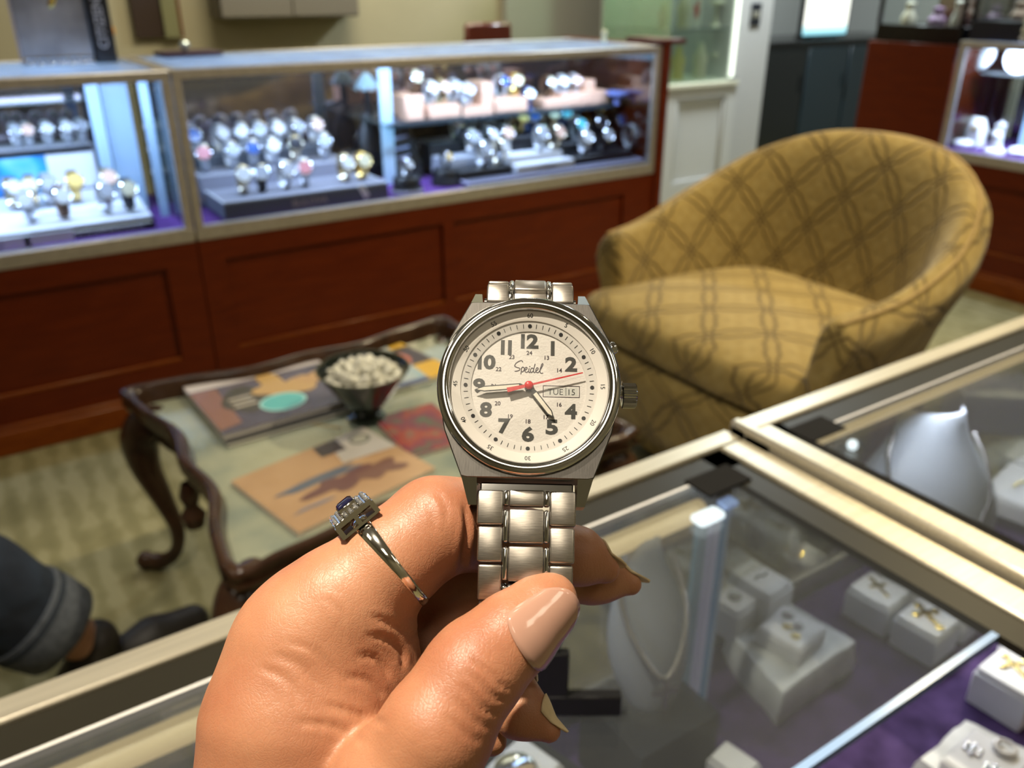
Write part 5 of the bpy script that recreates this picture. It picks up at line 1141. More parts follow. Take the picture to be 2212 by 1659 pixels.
slab('marble_slab', 'square white marble tile with sparkling cluster earrings at the bottom right corner', [(1985, 1640), (2085, 1552), (2300, 1655), (2180, 1790)], 0.505, 0.034, 8)
B = jewel_box('jewelry_box', 'white earring box standing on the square marble tile at the bottom right corner', [(2030, 1640), (2100, 1575), (2240, 1640), (2160, 1720)], 0.522, 0.0165)
jewel('earrings', 'pair of sparkling blue-white flower earrings at the bottom right corner', 'earrings', B[0], B[3], studs(GEM, 0.0085), GEM, rz=1.2, off=(-0.004, 0.002))
jewel('pearl_ring', 'white pearl ring beside the sparkling earrings at the bottom right corner', 'ring', B[0], B[3], lambda j: (MB().tube([(0.009 * math.cos(a), 0.009 * math.sin(a), 0.003) for a in (2 * PI * k / 20 for k in range(20))], 0.0026, 8, closed=True)).build('ring_body', M('white_pearl', (0.8, 0.76, 0.70), 0.2), j), None, off=(0.026, -0.004))
# boxes by the glass upright
B = jewel_box('jewelry_box', 'flat white box with a faint bracelet, behind the marble slab', [(1582, 1232), (1632, 1198), (1712, 1262), (1655, 1296)], 0.56, 0.05); 
jewel('bracelet', 'thin grey bracelet lying on the flat white box behind the marble slab', 'bracelet', B[0], B[3], lambda j: (MB().tube([(-0.012, 0.0, 0.001), (-0.004, 0.003, 0.001), (0.004, -0.002, 0.001), (0.012, 0.001, 0.001)], 0.0014, 6)).build('chain', OX, j), None)
B = jewel_box('jewelry_box', 'flat white box with a round grey pendant, touching the glass upright', [(1535, 1285), (1585, 1250), (1640, 1296), (1590, 1332)], 0.55, 0.045)
jewel('pendant', 'round dull silver pendant on the box touching the glass upright', 'pendant', B[0], B[3], lambda j: (MB().lathe([(0, 0), (0.008, 0), (0.008, 0.002), (0, 0.0025)], 20)).build('disc', OX, j), None)
# finger-shaped ring stands
def ring_stand(lab, bx, by, group=None, small=0.0):
    o = on_z(bx, by, ND); t = thing('ring_stand', lab, 'ring stand', o)
    m = MB(); m.grid(lambda u, v: Vector(((u - .5) * 0.048, (v - .5) * 0.036, 0.006 + 0.010 * (2 * u - 1) ** 2)), 10, 4); b = m.build('curved_base', WHITEBOX, t); so = b.modifiers.new('t', 'SOLIDIFY'); so.thickness = 0.006; so.offset = -1
    m = MB(); m.tube([(-0.012, 0.004, 0.006), (-0.016, 0.006, 0.03), (-0.022, 0.008, 0.052 - small), (-0.023, 0.008, 0.062 - small)], [0.008, 0.0085, 0.0075, 0.003], 14); m.build('finger', WHITEBOX, t)
    r = thing('gold_ring', 'thin gold ring on the ' + lab.split(',')[0], 'ring', o + Vector((-0.0165, 0.006, 0.028)))
    m = MB(); m.tube([(0.0095 * math.cos(a), 0.0095 * math.sin(a), 0.003 * math.sin(a)) for a in (2 * PI * k / 24 for k in range(24))], 0.0012, 6, closed=True); m.build('band', GOLD, r)
    m = MB(); m.ball((0.0095, -0.003, 0.0), 0.0032, 10); m.build('stone', M('coral_stone', (0.75, 0.42, 0.28), 0.15), r)
ring_stand('white finger ring stand behind the flat white box, tall and upright', 1735, 1222)
ring_stand('white finger ring stand nearest the side rail, shorter one', 1818, 1168, small=0.008)
# display busts
BUST = M('pale_grey_bust', (0.40, 0.42, 0.455), 0.6)
def bust(lab, o, hgt, w, rz, chain_lab, pend, block=None):
    t = thing('necklace_bust', lab, 'necklace bust', o, Matrix.Rotation(rz, 3, 'Z'))
    def pt(u, v):
        a = PI * (u - 0.5) * 1.15; zz = v * hgt; k = [0.46, 0.74, 0.96, 1.0, 0.92, 0.70, 0.45, 0.42][round(v * 7)]
        return Vector((math.sin(a) * w / 2 * k, -math.cos(a) * w * 0.32 * k + 0.02 + 0.05 * (v - 0.35), zz))
    m = MB(); m.grid(pt, 18, 7); b = m.build('bust_body', BUST, t, smooth=80); so = b.modifiers.new('t', 'SOLIDIFY'); so.thickness = 0.006; ss = b.modifiers.new('s', 'SUBSURF'); ss.levels = ss.render_levels = 1
    def surf(u, v):
        v7 = min(max(v, 0), 1) * 7; i = int(min(v7, 6)); return pt(u, i / 7).lerp(pt(u, (i + 1) / 7), v7 - i) + Vector((math.sin(PI * (u - 0.5) * 1.15), -math.cos(PI * (u - 0.5) * 1.15), 0)) * 0.009
    j = thing('necklace', chain_lab, 'necklace', o + Vector((0, 0, 0.001)), Matrix.Rotation(rz, 3, 'Z'))
    P = [surf(0.14, 0.86), surf(0.22, 0.74), surf(0.32, 0.58), surf(0.42, 0.40), surf(0.5, 0.31), surf(0.58, 0.40), surf(0.68, 0.58), surf(0.78, 0.74), surf(0.86, 0.86)]
    C = catmull(P, 8); m = MB()
    for a, b_ in zip(C[::1], C[1::1]): m.ball((a + b_) / 2, (0.0036, 0.003, 0.0036), 6)
    m.build('chain', OX, j, smooth=0)
    q = surf(0.5, 0.31)
    m = MB()
    if pend == 'tassel':
        m.ball(q, 0.006, 8)
        for k in range(7): m.tube([q + Vector(((k - 3) * 0.001, -0.002, 0)), q + Vector(((k - 3) * 0.0028, -0.006, -0.02)), q + Vector(((k - 3) * 0.003, -0.004, -hgt * 0.25))], 0.0016, 5)
    else:
        m.box(q + Vector((0, -0.003, -0.02)), (0.005, 0.003, 0.045)); m.box(q + Vector((0, -0.003, -0.012)), (0.026, 0.003, 0.005))
    m.build('pendant', OX, j, smooth=0)
bust('large pale necklace bust standing in the right counter case', Vector((on_y(2005, 1090, 0.455).x, 0.45, ND + 0.0345)), 0.225, 0.185, -0.62, 'heavy silver chain with a tassel on the large pale bust', 'tassel')
bust('dim grey necklace bust behind the fingertips in the left counter case', Vector((on_y(1425, 1290, 0.44).x, 0.435, 0.5605)), 0.17, 0.085, -0.3, 'silver chain with a cross on the dim grey bust', 'cross')
t = thing('display_riser', 'dark riser block under the dim grey necklace bust', 'riser', Vector((on_y(1425, 1290, 0.44).x, 0.44, ND)))
m = MB(); m.b2((-0.05, -0.045, 0), (0.05, 0.045, 0.09)); m.build('riser_body', M('charcoal_felt', (0.014, 0.015, 0.018), 0.9), t)
slab('marble_slab', 'white marble block under the large necklace bust', [(1930, 1075), (2040, 1030), (2150, 1140), (2050, 1200)], ND + 0.034, 0.033, 12)
B = jewel_box('jewelry_box', 'white box with a yellow bangle in the right counter case, at the right edge', [(2125, 1055), (2185, 990), (2300, 1040), (2235, 1110)], 0.52, 0.03)
jewel('bangle', 'twisted yellow gold bangle on the white box at the right edge', 'bangle', B[0], B[3], lambda j: (MB().tube([(-0.02, 0.008, 0.002), (0, 0.004, 0.003), (0.02, -0.006, 0.002)], 0.0026, 8)).build('band', PG, j), None)
B = jewel_box('jewelry_box', 'small white box behind the yellow bangle in the right counter case', [(2165, 985), (2205, 945), (2300, 980), (2255, 1020)], 0.52, 0.03)
# beaded white pouch and pale things deeper in the right case
o = on_z(2160, 835, 0.55); t = thing('beaded_collar', 'pale beaded collar lying in the right counter case near the lamp tube', 'necklace', o, Matrix.Rotation(-0.7, 3, 'Z'))
m = MB(); rnd = random.Random(4)
for i in range(7):
    for k in range(9): m.ball((-0.06 + k * 0.015, -0.03 + i * 0.010 + 0.02 * math.sin(k / 3), 0.004 * math.sin(k) + 0.004), 0.0052, 6)
m.build('beads', M('pale_beads', (0.62, 0.62, 0.72), 0.2), t, smooth=0)
m = MB(); m.b2((-0.07, -0.04, -0.078), (0.07, 0.05, -0.002), bevel=0.003); m.build('pad', WHITEBOX, t)
B = jewel_box('jewelry_box', 'white box corner low beside the foot of the glass upright at the bottom edge', [(1535, 1625), (1575, 1590), (1640, 1650), (1600, 1700)], 0.51, 0.035)
B = jewel_box('watch_box', 'white open box with a round silver watch case below the little finger', [(1060, 1640), (1130, 1580), (1215, 1650), (1130, 1740)], 0.60, 0.03)
jewel('pocket_watch', 'round silver watch in the white box below the little finger', 'watch', B[0], B[3], lambda j: (MB().lathe([(0, 0), (0.018, 0.0), (0.0185, 0.004), (0.014, 0.006), (0, 0.0062)], 28)).build('watch_body', SILVER, j), None, off=(-0.012, 0.0))
t = B[0]; o = t.location.copy(); hgt = o.z - ND
rs = thing('display_riser', 'dark riser block carrying the white watch box below the little finger', 'riser', Vector((o.x, o.y, ND)), t.matrix_world.to_3x3())
m = MB(); m.b2((-0.05, -0.04, 0), (0.05, 0.04, hgt - 0.0005)); m.build('riser_body', M('charcoal_felt', (0.014, 0.015, 0.018), 0.9), rs)
t = thing('price_card', 'small white price card with tiny print standing by the front glass at the left', 'card', on_y(405, 1535, 0.505) , Matrix.Rotation(0.0, 3, 'Z'))
m = MB(); m.box((0, 0, 0), (0.035, 0.0012, 0.05)); m.build('card', M('blue_white_card', (0.30, 0.34, 0.46), 0.5), t)
m = MB()
for k in range(5): m.box((0.0, -0.001, 0.017 - k * 0.008), (0.024 - (k % 2) * 0.006, 0.0006, 0.0022))
m.build('card_print', M('pale_print', (0.62, 0.66, 0.78), 0.5), t)
m = MB(); m.tube([(0, 0.003, -0.025), (0, 0.01, ND - t.location.z)], 0.0015, 6); m.build('card_stem', SILVER, t)
# ================================================================ black watch stand on the counter glass, behind the hand
o = on_z(1245, 1548, NT - 0.0042); e = RT.copy(); f = FH.copy()
t = thing('watch_stand', 'black stepped plastic watch stand on the counter glass behind the thumb', 'watch stand', Vector((o.x, o.y, NT - 0.0042)), Matrix((e, f, Vector((0, 0, 1)))).transposed())
m = MB(); m.b2((-0.050, 0.0, 0), (0.029, 0.008, 0.0165), bevel=0.0008); m.build('foot', BLACKGLOSS, t)
m = MB(); m.b2((-0.040, 0.0006, 0.016), (-0.0058, 0.0074, 0.052), bevel=0.0008); m.build('step', BLACKGLOSS, t)
m = MB(); m.b2((-0.036, 0.0012, 0.0515), (-0.0125, 0.0068, 0.078), bevel=0.0008); m.build('post', BLACKGLOSS, t)
m = MB(); P = [(-0.045 + 0.026 * math.cos(a), 0.017, 0.092 + 0.022 * math.sin(a)) for a in (math.radians(q) for q in range(-60, 241, 12))]; P = [(x, 0.004, z) for x, y, z in P]; m.tube(P, 0.0055, 10, flat=0.6); m.build('collar', BLACKGLOSS, t)
# ================================================================ watches and trays in the far showcases
STRAPS = {'steel': M('bracelet_steel', (0.58, 0.60, 0.64), 0.32, 0.55), 'gold': M('bracelet_gold', (0.80, 0.58, 0.22), 0.22, 0.95), 'black': M('strap_black', (0.012, 0.012, 0.014), 0.5), 'brown': M('strap_brown', (0.10, 0.045, 0.018), 0.55), 'two-tone': M('bracelet_two_tone', (0.72, 0.64, 0.48), 0.22, 0.95), 'blue': M('strap_blue', (0.03, 0.06, 0.20), 0.5)}
DIALS = {'white': M('dial_white', (0.62, 0.63, 0.65), 0.3), 'black': M('dial_black', (0.015, 0.015, 0.02), 0.2), 'blue': M('dial_blue', (0.03, 0.09, 0.30), 0.2), 'cream': M('dial_cream', (0.66, 0.60, 0.42), 0.3), 'gold': M('dial_gold', (0.72, 0.50, 0.16), 0.3), 'pink': M('dial_pink', (0.70, 0.28, 0.30), 0.3), 'silver': M('dial_silver', (0.38, 0.40, 0.45), 0.25), 'turquoise': M('dial_turquoise', (0.10, 0.45, 0.52), 0.25), 'rose': M('dial_rose', (0.74, 0.48, 0.38), 0.3)}
CASEM = {'gold': STRAPS['gold'], 'two-tone': STRAPS['two-tone']}
protos = {}
def make_watch(strap, dial):
    key = (strap, dial)
    t = thing('display_watch', 'x', 'watch')
    A, Bz = 0.024, 0.033
    m = MB()
    def band(u, v):
        a = 2 * PI * u; q = 2 * PI * v; w = 0.0085 + 0.002 * max(0, -math.cos(a + 0.6)); 
        c = Vector((0, A * -math.cos(a) * 1, Bz * math.sin(a) + Bz + 0.001)); nrm = Vector((0, -math.cos(a), math.sin(a)))
        return c + Vector((math.cos(q) * w, 0, 0)) + nrm * 0.0018 * math.sin(q)
    m.grid(band, 30, 8, cu=True, cv=True); m.build('bracelet', STRAPS[strap], t, smooth=70)
    a = math.radians(24); n = Vector((0, -math.cos(a), math.sin(a))); c = Vector((0, -A * math.cos(a), Bz * math.sin(a) + Bz + 0.001)); R = n.to_track_quat('Z', 'Y').to_matrix()
    m = MB(); m.lathe([(0, -0.002), (0.017, -0.002), (0.019, 0.001), (0.0185, 0.0055), (0.0165, 0.0068), (0.0155, 0.0060)], 28, c, R); m.ball(c + R @ Vector((0.020, 0, 0.002)), 0.0024, 6); m.build('watch_case', CASEM.get(strap, SILVER), t)
    m = MB(); m.lathe([(0.0155, 0.0060), (0, 0.0062)], 28, c, R); m.build('dial', DIALS[dial], t)
    return t
def place_watch(strap, dial, loc, rz, lab, group, sc=1.0):
    key = (strap, dial)
    if key not in protos: protos[key] = t = make_watch(strap, dial); t.location = loc; t.rotation_euler = (0, 0, rz); t.scale = (sc,) * 3; tag(t, lab, None, group); return t
    return dup(protos[key], loc, rz, lab, group, sc)
CUSH = M('pale_grey_cushion', (0.40, 0.41, 0.46), 0.7); GREYTRAY = M('grey_suede_tray', (0.23, 0.23, 0.28), 0.8); DGREY = M('charcoal_tray_edge', (0.09, 0.10, 0.12), 0.6); LIGHTEDGE = M('pale_tray_edge', (0.55, 0.56, 0.62), 0.5); PEACH = M('peach_display_block', (0.72, 0.42, 0.28), 0.6); BLKTRAY = M('black_tray', (0.012, 0.012, 0.015), 0.35); WTRAY = M('white_tray', (0.72, 0.73, 0.78), 0.5)
# support cushions are part of the trays below them
def tray_block(t, name, lo, hi, mat, edge=None):
    m = MB(); m.b2(lo, hi, bevel=0.003); o = m.build(name, mat, t)
    if edge:
        m = MB(); x0, y0, z1 = lo[0], lo[1], hi[2]
        m.b2((x0, y0, z1 - 0.004), (hi[0], y0 + 0.006, z1 + 0.001)); m.b2((x0, y0 + .006, z1 - 0.004), (x0 + 0.006, hi[1], z1 + 0.001)); m.b2((hi[0] - .006, y0 + .006, z1 - 0.004), (hi[0], hi[1], z1 + 0.001)); m.build('tray_rim', edge, t)
    return o
D0 = DECK
# grey stepped tray in the long case
t = thing('watch_tray', 'grey three-step watch tray with pale lettering in the long showcase', 'watch tray', (0.665, 2.575, D0))
W_ = 0.54
tray_block(t, 'front_step', (0, 0, 0), (W_, 0.20, 0.052), GREYTRAY, LIGHTEDGE)
tray_block(t, 'middle_step', (-0.01, 0.20, 0), (W_ - 0.05, 0.32, 0.098), GREYTRAY, LIGHTEDGE)
tray_block(t, 'back_step', (-0.01, 0.32, 0), (W_ - 0.06, 0.44, 0.135), DGREY)
m = MB(); m.b2((0.0, -0.003, 0.002), (W_, 0.0, 0.046)); m.build('front_band', DGREY, t)
m = MB(); text_mesh(m, 'BULOVA', 0.022, Matrix.Translation((W_ * 0.50, -0.0035, 0.024)) @ Matrix.Rotation(PI / 2, 4, 'X'), bold=0.01); m.build('lettering', M('pale_tan_letters', (0.42, 0.36, 0.28), 0.5), t, smooth=0)
def rowset(items, Y, zsup, group, rowname):
    """items: (px, py, strap, dial); each watch keeps its own place along the row"""
    n = len(items); ordn = ['first', 'second', 'third', 'fourth', 'fifth', 'sixth', 'seventh', 'eighth', 'ninth', 'tenth', 'eleventh', 'twelfth']
    for i, (x, y, s, d) in enumerate(items):
        p = on_y(x, y, Y); z = zsup
        pos = ('leftmost' if i == 0 else 'rightmost' if i == n - 1 else ordn[i] + ' from left')
        w = place_watch(s, d, Vector((p.x, Y, z)), random.uniform(-.25, .25), f'{s} watch with {d} dial, {pos}, {rowname}', group, 1.32)
        need = p.z - 0.045 - z
        if need > 0.006:
            pass
rowset([(522, 375, 'two-tone', 'white'), (562, 371, 'black', 'silver'), (614, 380, 'steel', 'silver'), (656, 362, 'steel', 'pink'), (742, 345, 'two-tone', 'white'), (780, 345, 'gold', 'cream')], 2.665, D0 + 0.0525, 'watches in the grey stepped tray', 'front step of the grey stepped tray')
rowset([(440, 335, 'steel', 'pink'), (497, 330, 'steel', 'silver'), (545, 322, 'steel', 'blue'), (585, 316, 'steel', 'white'), (636, 312, 'two-tone', 'black'), (700, 322, 'steel', 'silver')], 2.835, D0 + 0.0985, 'watches in the grey stepped tray', 'middle step of the grey stepped tray')
rowset([(415, 292, 'steel', 'blue'), (472, 284, 'steel', 'silver'), (520, 282, 'steel', 'white'), (556, 274, 'steel', 'silver'), (594, 272, 'steel', 'white'), (634, 272, 'steel', 'silver'), (680, 290, 'steel', 'rose')], 2.955, D0 + 0.1355, 'watches in the grey stepped tray', 'back step of the grey stepped tray')
t = thing('white_tag', 'small white tag hanging over the front of the grey stepped tray', 'tag', (1.105, 2.569, D0 + 0.054), Matrix.Rotation(-0.5, 3, 'Y'))
m = MB(); m.b2((-0.010, -0.003, -0.045), (0.010, -0.001, 0.002), bevel=0.0005); m.build('paper', WHITEBOX, t)
# black seat-shaped stands and round puck stands
def puck(lab, x, y, mat, r, strap, dial, wl):
    p = on_z(x, y + 14, D0); t = thing('watch_puck', lab, 'watch stand', Vector((p.x, p.y, D0)))
    m = MB(); m.lathe([(0, 0), (r, 0), (r * 1.02, 0.005), (r * 1.02, 0.016), (r, 0.02), (r * .92, 0.022), (r * .9, 0.05), (r * .8, 0.056), (0, 0.057)], 36); m.build('puck_body', BLKTRAY, t)
    m = MB(); m.lathe([(r * 1.0, 0.001), (r * 1.035, 0.004), (r * 1.035, 0.014), (r * 1.0, 0.017)], 36); m.build('base_ring', mat, t)
    w = place_watch(strap, dial, Vector((p.x, p.y + 0.004, D0 + 0.0575)), 0.2, wl, 'watches on round black stands', 0.85)
puck('round black watch stand with a pale ring base, nearest the front glass', 880, 402, M('pale_ring', (0.55, 0.55, 0.60), 0.4), 0.052, 'steel', 'white', 'silver watch on the round stand with the pale ring base')
puck('round black watch stand holding the gold-dialled watch', 965, 384, BLKTRAY, 0.052, 'black', 'gold', 'gold-dialled watch on the right-hand round black stand')
puck('round black watch stand in front of the tall black card', 905, 358, BLKTRAY, 0.046, 'black', 'silver', 'silver watch on the round stand in front of the tall black card')
puck('low black watch stand at the right end of the grey tray', 824, 360, BLKTRAY, 0.040, 'steel', 'silver', 'silver watch on the low stand at the right end of the grey tray')
def seat_stand(lab, x, y, Y, w, h):
    p = on_y(x, y, Y); t = thing('bust_stand', lab, 'display stand', Vector((p.x, Y, D0))); m = MB()
    m.prism([(-w / 2, -0.04), (w / 2, -0.04), (w / 2, 0.03), (-w / 2, 0.03)], 0, 0.05); m.tube([(0, 0.01, 0.03), (0, 0.02, h * 0.6), (0, 0.035, h)], [w * 0.45, w * 0.42, w * 0.18], 14, flat=0.6, upv=(1, 0, 0)); m.build('stand_body', BLKTRAY, t)
seat_stand('tall black velvet stand behind the long grey tray, left of the glass upright', 805, 300, 2.93, 0.12, 0.22)
seat_stand('low black velvet pad carrying a small steel watch, behind the grey tray', 760, 310, 2.90, 0.14, 0.10)
p = on_y(757, 290, 2.9); place_watch('steel', 'rose', Vector((p.x, 2.865, D0 + 0.0505)), -0.4, 'steel watch with rose dial lying on the low black velvet pad', 'watches on velvet stands', 0.75)
t = thing('display_card', 'tall black card with pale lilac bars standing beside the glass upright', 'card', on_y(868, 300, 2.80) * 0 + Vector((on_y(872, 300, 2.80).x, 2.80, D0)), Matrix.Rotation(-0.12, 3, 'Y'))
m = MB(); m.box((0, 0, 0.115), (0.115, 0.008, 0.23), Matrix.Rotation(-0.25, 3, 'X')); m.build('card', BLKTRAY, t)
m = MB()
for z, w in ((0.205, 0.095), (0.15, 0.07), (0.115, 0.06), (0.085, 0.05)): m.box((0, -0.006 + 0.25 * (z - 0.115) * 1.0, z), (w, 0.002, 0.016 if z > 0.2 else 0.008), Matrix.Rotation(-0.25, 3, 'X'))
m.build('lilac_bars', M('lilac_print', (0.36, 0.34, 0.50), 0.5), t)
t = thing('pale_bust', 'pale blue glass bust with beads high beside the glass upright', 'bust', Vector((on_y(805, 160, 2.9).x, 2.96, D0)))
m = MB(); m.tube([(0, 0, 0), (0, 0, 0.30)], 0.012, 8); m.build('stem', BLKTRAY, t)
m = MB(); m.lathe([(0.0, 0.36), (0.014, 0.352), (0.035, 0.325), (0.045, 0.30), (0.0, 0.296)], 20); m.build('cap', M('pale_blue_glass', (0.42, 0.60, 0.72), 0.15), t)
m = MB()
for k in range(10): a = 2 * PI * k / 10; m.ball((0.05 * math.cos(a), 0.05 * math.sin(a), 0.305), 0.008, 6)
m.build('beads', SILVER, t)
# right half: citizen trays, low lilac tray edge
t = thing('watch_tray', 'wide low lilac-edged tray at the right end of the long showcase', 'watch tray', (1.50, 2.54, D0))
tray_block(t, 'tray_floor', (0, 0, 0), (0.80, 0.20, 0.018), M('slate_tray', (0.12, 0.12, 0.17), 0.6), M('lilac_edge', (0.58, 0.56, 0.78), 0.5))
t = thing('watch_tray', 'white stepped watch tray with a lettered front block in the long showcase', 'watch tray', (1.72, 2.575, D0 + 0.0195))
tray_block(t, 'front_block', (0, 0, 0), (0.26, 0.05, 0.030), WTRAY); tray_block(t, 'middle_step', (0.0, 0.05, 0), (0.24, 0.13, 0.055), WTRAY); tray_block(t, 'back_step', (0.0, 0.13, 0), (0.24, 0.26, 0.105), BLKTRAY)
m = MB(); text_mesh(m, 'CITIZEN', 0.017, Matrix.Translation((0.13, -0.0008, 0.015)) @ Matrix.Rotation(PI / 2, 4, 'X'), bold=0.01); m.build('lettering', M('slate_letters', (0.20, 0.20, 0.30), 0.5), t, smooth=0)
t = thing('watch_tray', 'dark stepped watch tray left of the white lettered tray', 'watch tray', (1.48, 2.60, D0 + 0.0195))
tray_block(t, 'front_step', (0.02, 0.0, 0), (0.235, 0.09, 0.03), BLKTRAY); tray_block(t, 'middle_step', (0, 0.09, 0), (0.235, 0.18, 0.06), CUSH); tray_block(t, 'back_step', (0, 0.18, 0), (0.235, 0.30, 0.10), BLKTRAY)
t = thing('watch_tray', 'black stepped watch tray right of the white lettered tray', 'watch tray', (1.985, 2.60, D0 + 0.0195))
tray_block(t, 'front_step', (0, 0.0, 0), (0.31, 0.10, 0.028), BLKTRAY); tray_block(t, 'middle_step', (0, 0.10, 0), (0.31, 0.19, 0.062), BLKTRAY); tray_block(t, 'back_step', (0, 0.19, 0), (0.31, 0.30, 0.10), BLKTRAY)
zt = D0 + 0.02
rowset([(1042, 350, 'steel', 'silver'), (1078, 352, 'two-tone', 'white')], 2.645, zt + 0.030, 'watches in the dark stepped tray', 'front step of the dark stepped tray')
rowset([(1018, 318, 'steel', 'silver'), (1054, 322, 'steel', 'white'), (1090, 322, 'steel', 'rose')], 2.735, zt + 0.060, 'watches in the dark stepped tray', 'middle step of the dark stepped tray')
rowset([(985, 300, 'steel', 'rose'), (1015, 297, 'brown', 'white'), (1055, 295, 'steel', 'white'), (1085, 290, 'steel', 'white')], 2.84, zt + 0.100, 'watches in the dark stepped tray', 'back step of the dark stepped tray')
rowset([(1165, 330, 'steel', 'silver'), (1198, 322, 'two-tone', 'rose')], 2.665, zt + 0.0555, 'watches in the white lettered tray', 'middle step of the white lettered tray')
rowset([(1118, 318, 'gold', 'gold'), (1145, 290, 'blue', 'blue'), (1185, 285, 'two-tone', 'cream'), (1215, 292, 'blue', 'turquoise')], 2.77, zt + 0.1055, 'watches in the white lettered tray', 'back step of the white lettered tray')
rowset([(1262, 312, 'steel', 'white'), (1305, 300, 'black', 'silver'), (1360, 318, 'steel', 'silver')], 2.65, zt + 0.0285, 'watches in the black stepped tray', 'front step of the black stepped tray')
rowset([(1245, 295, 'steel', 'turquoise'), (1290, 290, 'black', 'black'), (1330, 285, 'black', 'blue'), (1370, 285, 'steel', 'silver')], 2.745, zt + 0.0625, 'watches in the black stepped tray', 'middle step of the black stepped tray')
rowset([(1232, 275, 'blue', 'silver'), (1280, 265, 'gold', 'cream'), (1325, 255, 'black', 'silver'), (1385, 275, 'steel', 'white')], 2.85, zt + 0.1005, 'watches in the black stepped tray', 'back step of the black stepped tray')
# upper glass shelf with peach blocks
zs = 0.7625
for k, (xa, xb, h, lab) in enumerate(((865, 905, 0.085, 'peach display block at the left end of the glass shelf'), (915, 985, 0.045, 'low peach display block second along the glass shelf'), (990, 1055, 0.11, 'tall curved peach display block in the middle of the glass shelf'), (1060, 1130, 0.05, 'low peach display block right of the tall one on the glass shelf'), (1165, 1285, 0.035, 'long peach display block with a raised end on the glass shelf'), (1350, 1400, 0.05, 'peach display block at the right end of the glass shelf'))):
    a, b = on_y(xa, 200, 2.78).x, on_y(xb, 200, 2.78).x
    if k == 5: a, b = 2.05, 2.27
    t = thing('display_block', lab, 'display block', ((a + b) / 2, 2.80, zs)); w = b - a; m = MB()
    if k == 2: m.prism([(-w / 2, -0.05), (w / 2, -0.05), (w / 2, 0.06), (w * 0.25, 0.06), (-w * .1, 0.02)], 0, 0.03); m.prism([(w * .2, -0.04), (w / 2, -0.05), (w / 2, 0.06), (w * 0.15, 0.06)], 0.03, h)
    elif k == 4: m.b2((-w / 2, -0.06, 0), (w / 2, 0.06, h), bevel=0.004); m.b2((w * 0.28, -0.03, h), (w * 0.48, 0.05, h + 0.055), bevel=0.004)
    else: m.b2((-w / 2, -0.055, 0), (w / 2, 0.06, h), bevel=0.004)
    m.build('block_body', PEACH, t)
shelf = [(890, 165, 'brown', 'cream', .085), (925, 160, 'steel', 'white', .045), (950, 175, 'two-tone', 'rose', .045), (975, 160, 'steel', 'silver', .045), (1005, 180, 'steel', 'silver', .03), (1078, 160, 'steel', 'blue', .05), (1110, 165, 'gold', 'cream', .05), (1135, 165, 'blue', 'white', .0), (1180, 160, 'brown', 'cream', .035), (1210, 155, 'steel', 'white', .035), (1235, 165, 'steel', 'rose', .035)]
sn = ['on the left peach block', 'at the left of the second peach block', 'in the middle of the second peach block', 'at the right of the second peach block', 'at the foot of the tall peach block', 'at the left of the low block past the tall one', 'at the right of the low block past the tall one', 'on the bare shelf between two peach blocks', 'at the left of the long peach block', 'second on the long peach block', 'beside the raised end of the long peach block']
for (x, y, s, d, h), lab in zip(shelf, sn):
    p = on_y(x, y, 2.79); place_watch(s, d, Vector((p.x, 2.785, zs + h + 0.0005)), random.uniform(-.2, .2), f'{s} watch with {d} dial {lab}', 'watches on the glass shelf', 1.2)
for (x, lab, d) in ((1320, 'round pale blue dish at the right of the glass shelf', 0), (1345, 'smaller pale blue dish beside the end peach block', 1)):
    p = on_y(x, 190, 2.74); t = thing('glass_dish', lab, 'dish', Vector((p.x, 2.70 + 0.06 * d, zs))); m = MB(); m.lathe([(0, 0.002), (0.012, 0.0), (0.010, 0.02), (0.045 - .01 * d, 0.04), (0.047 - .01 * d, 0.046), (0, 0.036)], 24); m.build('dish_body', M('periwinkle_glass', (0.25, 0.32, 0.75), 0.15), t)
# ---------------------------------------------------------------- left case: black and white tray with blue header
t = thing('watch_tray', 'black-edged white watch tray with a blue picture header at the left edge', 'watch tray', (-0.05, 2.60, D0))
m = MB(); m.prism([(0.0, 0.0), (0.28, 0.0), (0.28, 0.085), (0.0, 0.038)], 0, 0.515, Matrix(((0, 0, 1), (1, 0, 0), (0, 1, 0)))); m.build('sloped_tray', WTRAY, t)
m = MB(); m.b2((0, -0.006, 0), (0.515, 0.0, 0.030)); m.b2((0.515, -0.006, 0), (0.52, 0.28, 0.03)); m.build('front_band', BLKTRAY, t)
m = MB(); m.box((0.33, -0.008, 0.024), (0.36, 0.003, 0.005)); m.build('steel_trim', SILVER, t)
m = MB()
for k in range(14): m.tube([(0.22 + k * 0.02 + 0.006 * math.cos(a), -0.008, 0.010 + 0.006 * math.sin(a)) for a in (2 * PI * j / 10 for j in range(10))], 0.0009, 5, closed=True)
m.build('ring_ornament', SILVER, t)
HD = bpy.data.materials.new('blue_water_header'); HD.use_nodes = True; nt = HD.node_tree; b = nt.nodes['Principled BSDF']; tc = N(nt, 'ShaderNodeTexCoord'); nz = N(nt, 'ShaderNodeTexNoise'); nz.inputs['Scale'].default_value = 9; nt.links.new(tc.outputs['Object'], nz.inputs[0]); r = ramp(nt, [(0.35, (0.02, 0.10, 0.36)), (0.5, (0.03, 0.34, 0.80)), (0.65, (0.25, 0.60, 0.88))]); nt.links.new(nz.outputs[0], r.inputs[0]); nt.links.new(r.outputs[0], b.inputs['Base Color'])
m = MB(); m.b2((0.0, 0.262, 0.085), (0.30, 0.268, 0.20)); hdr = m.build('header_picture', HD, t)
m = MB(); m.b2((0.30, 0.262, 0.085), (0.43, 0.268, 0.20)); m.build('header_text_panel', WTRAY, t)
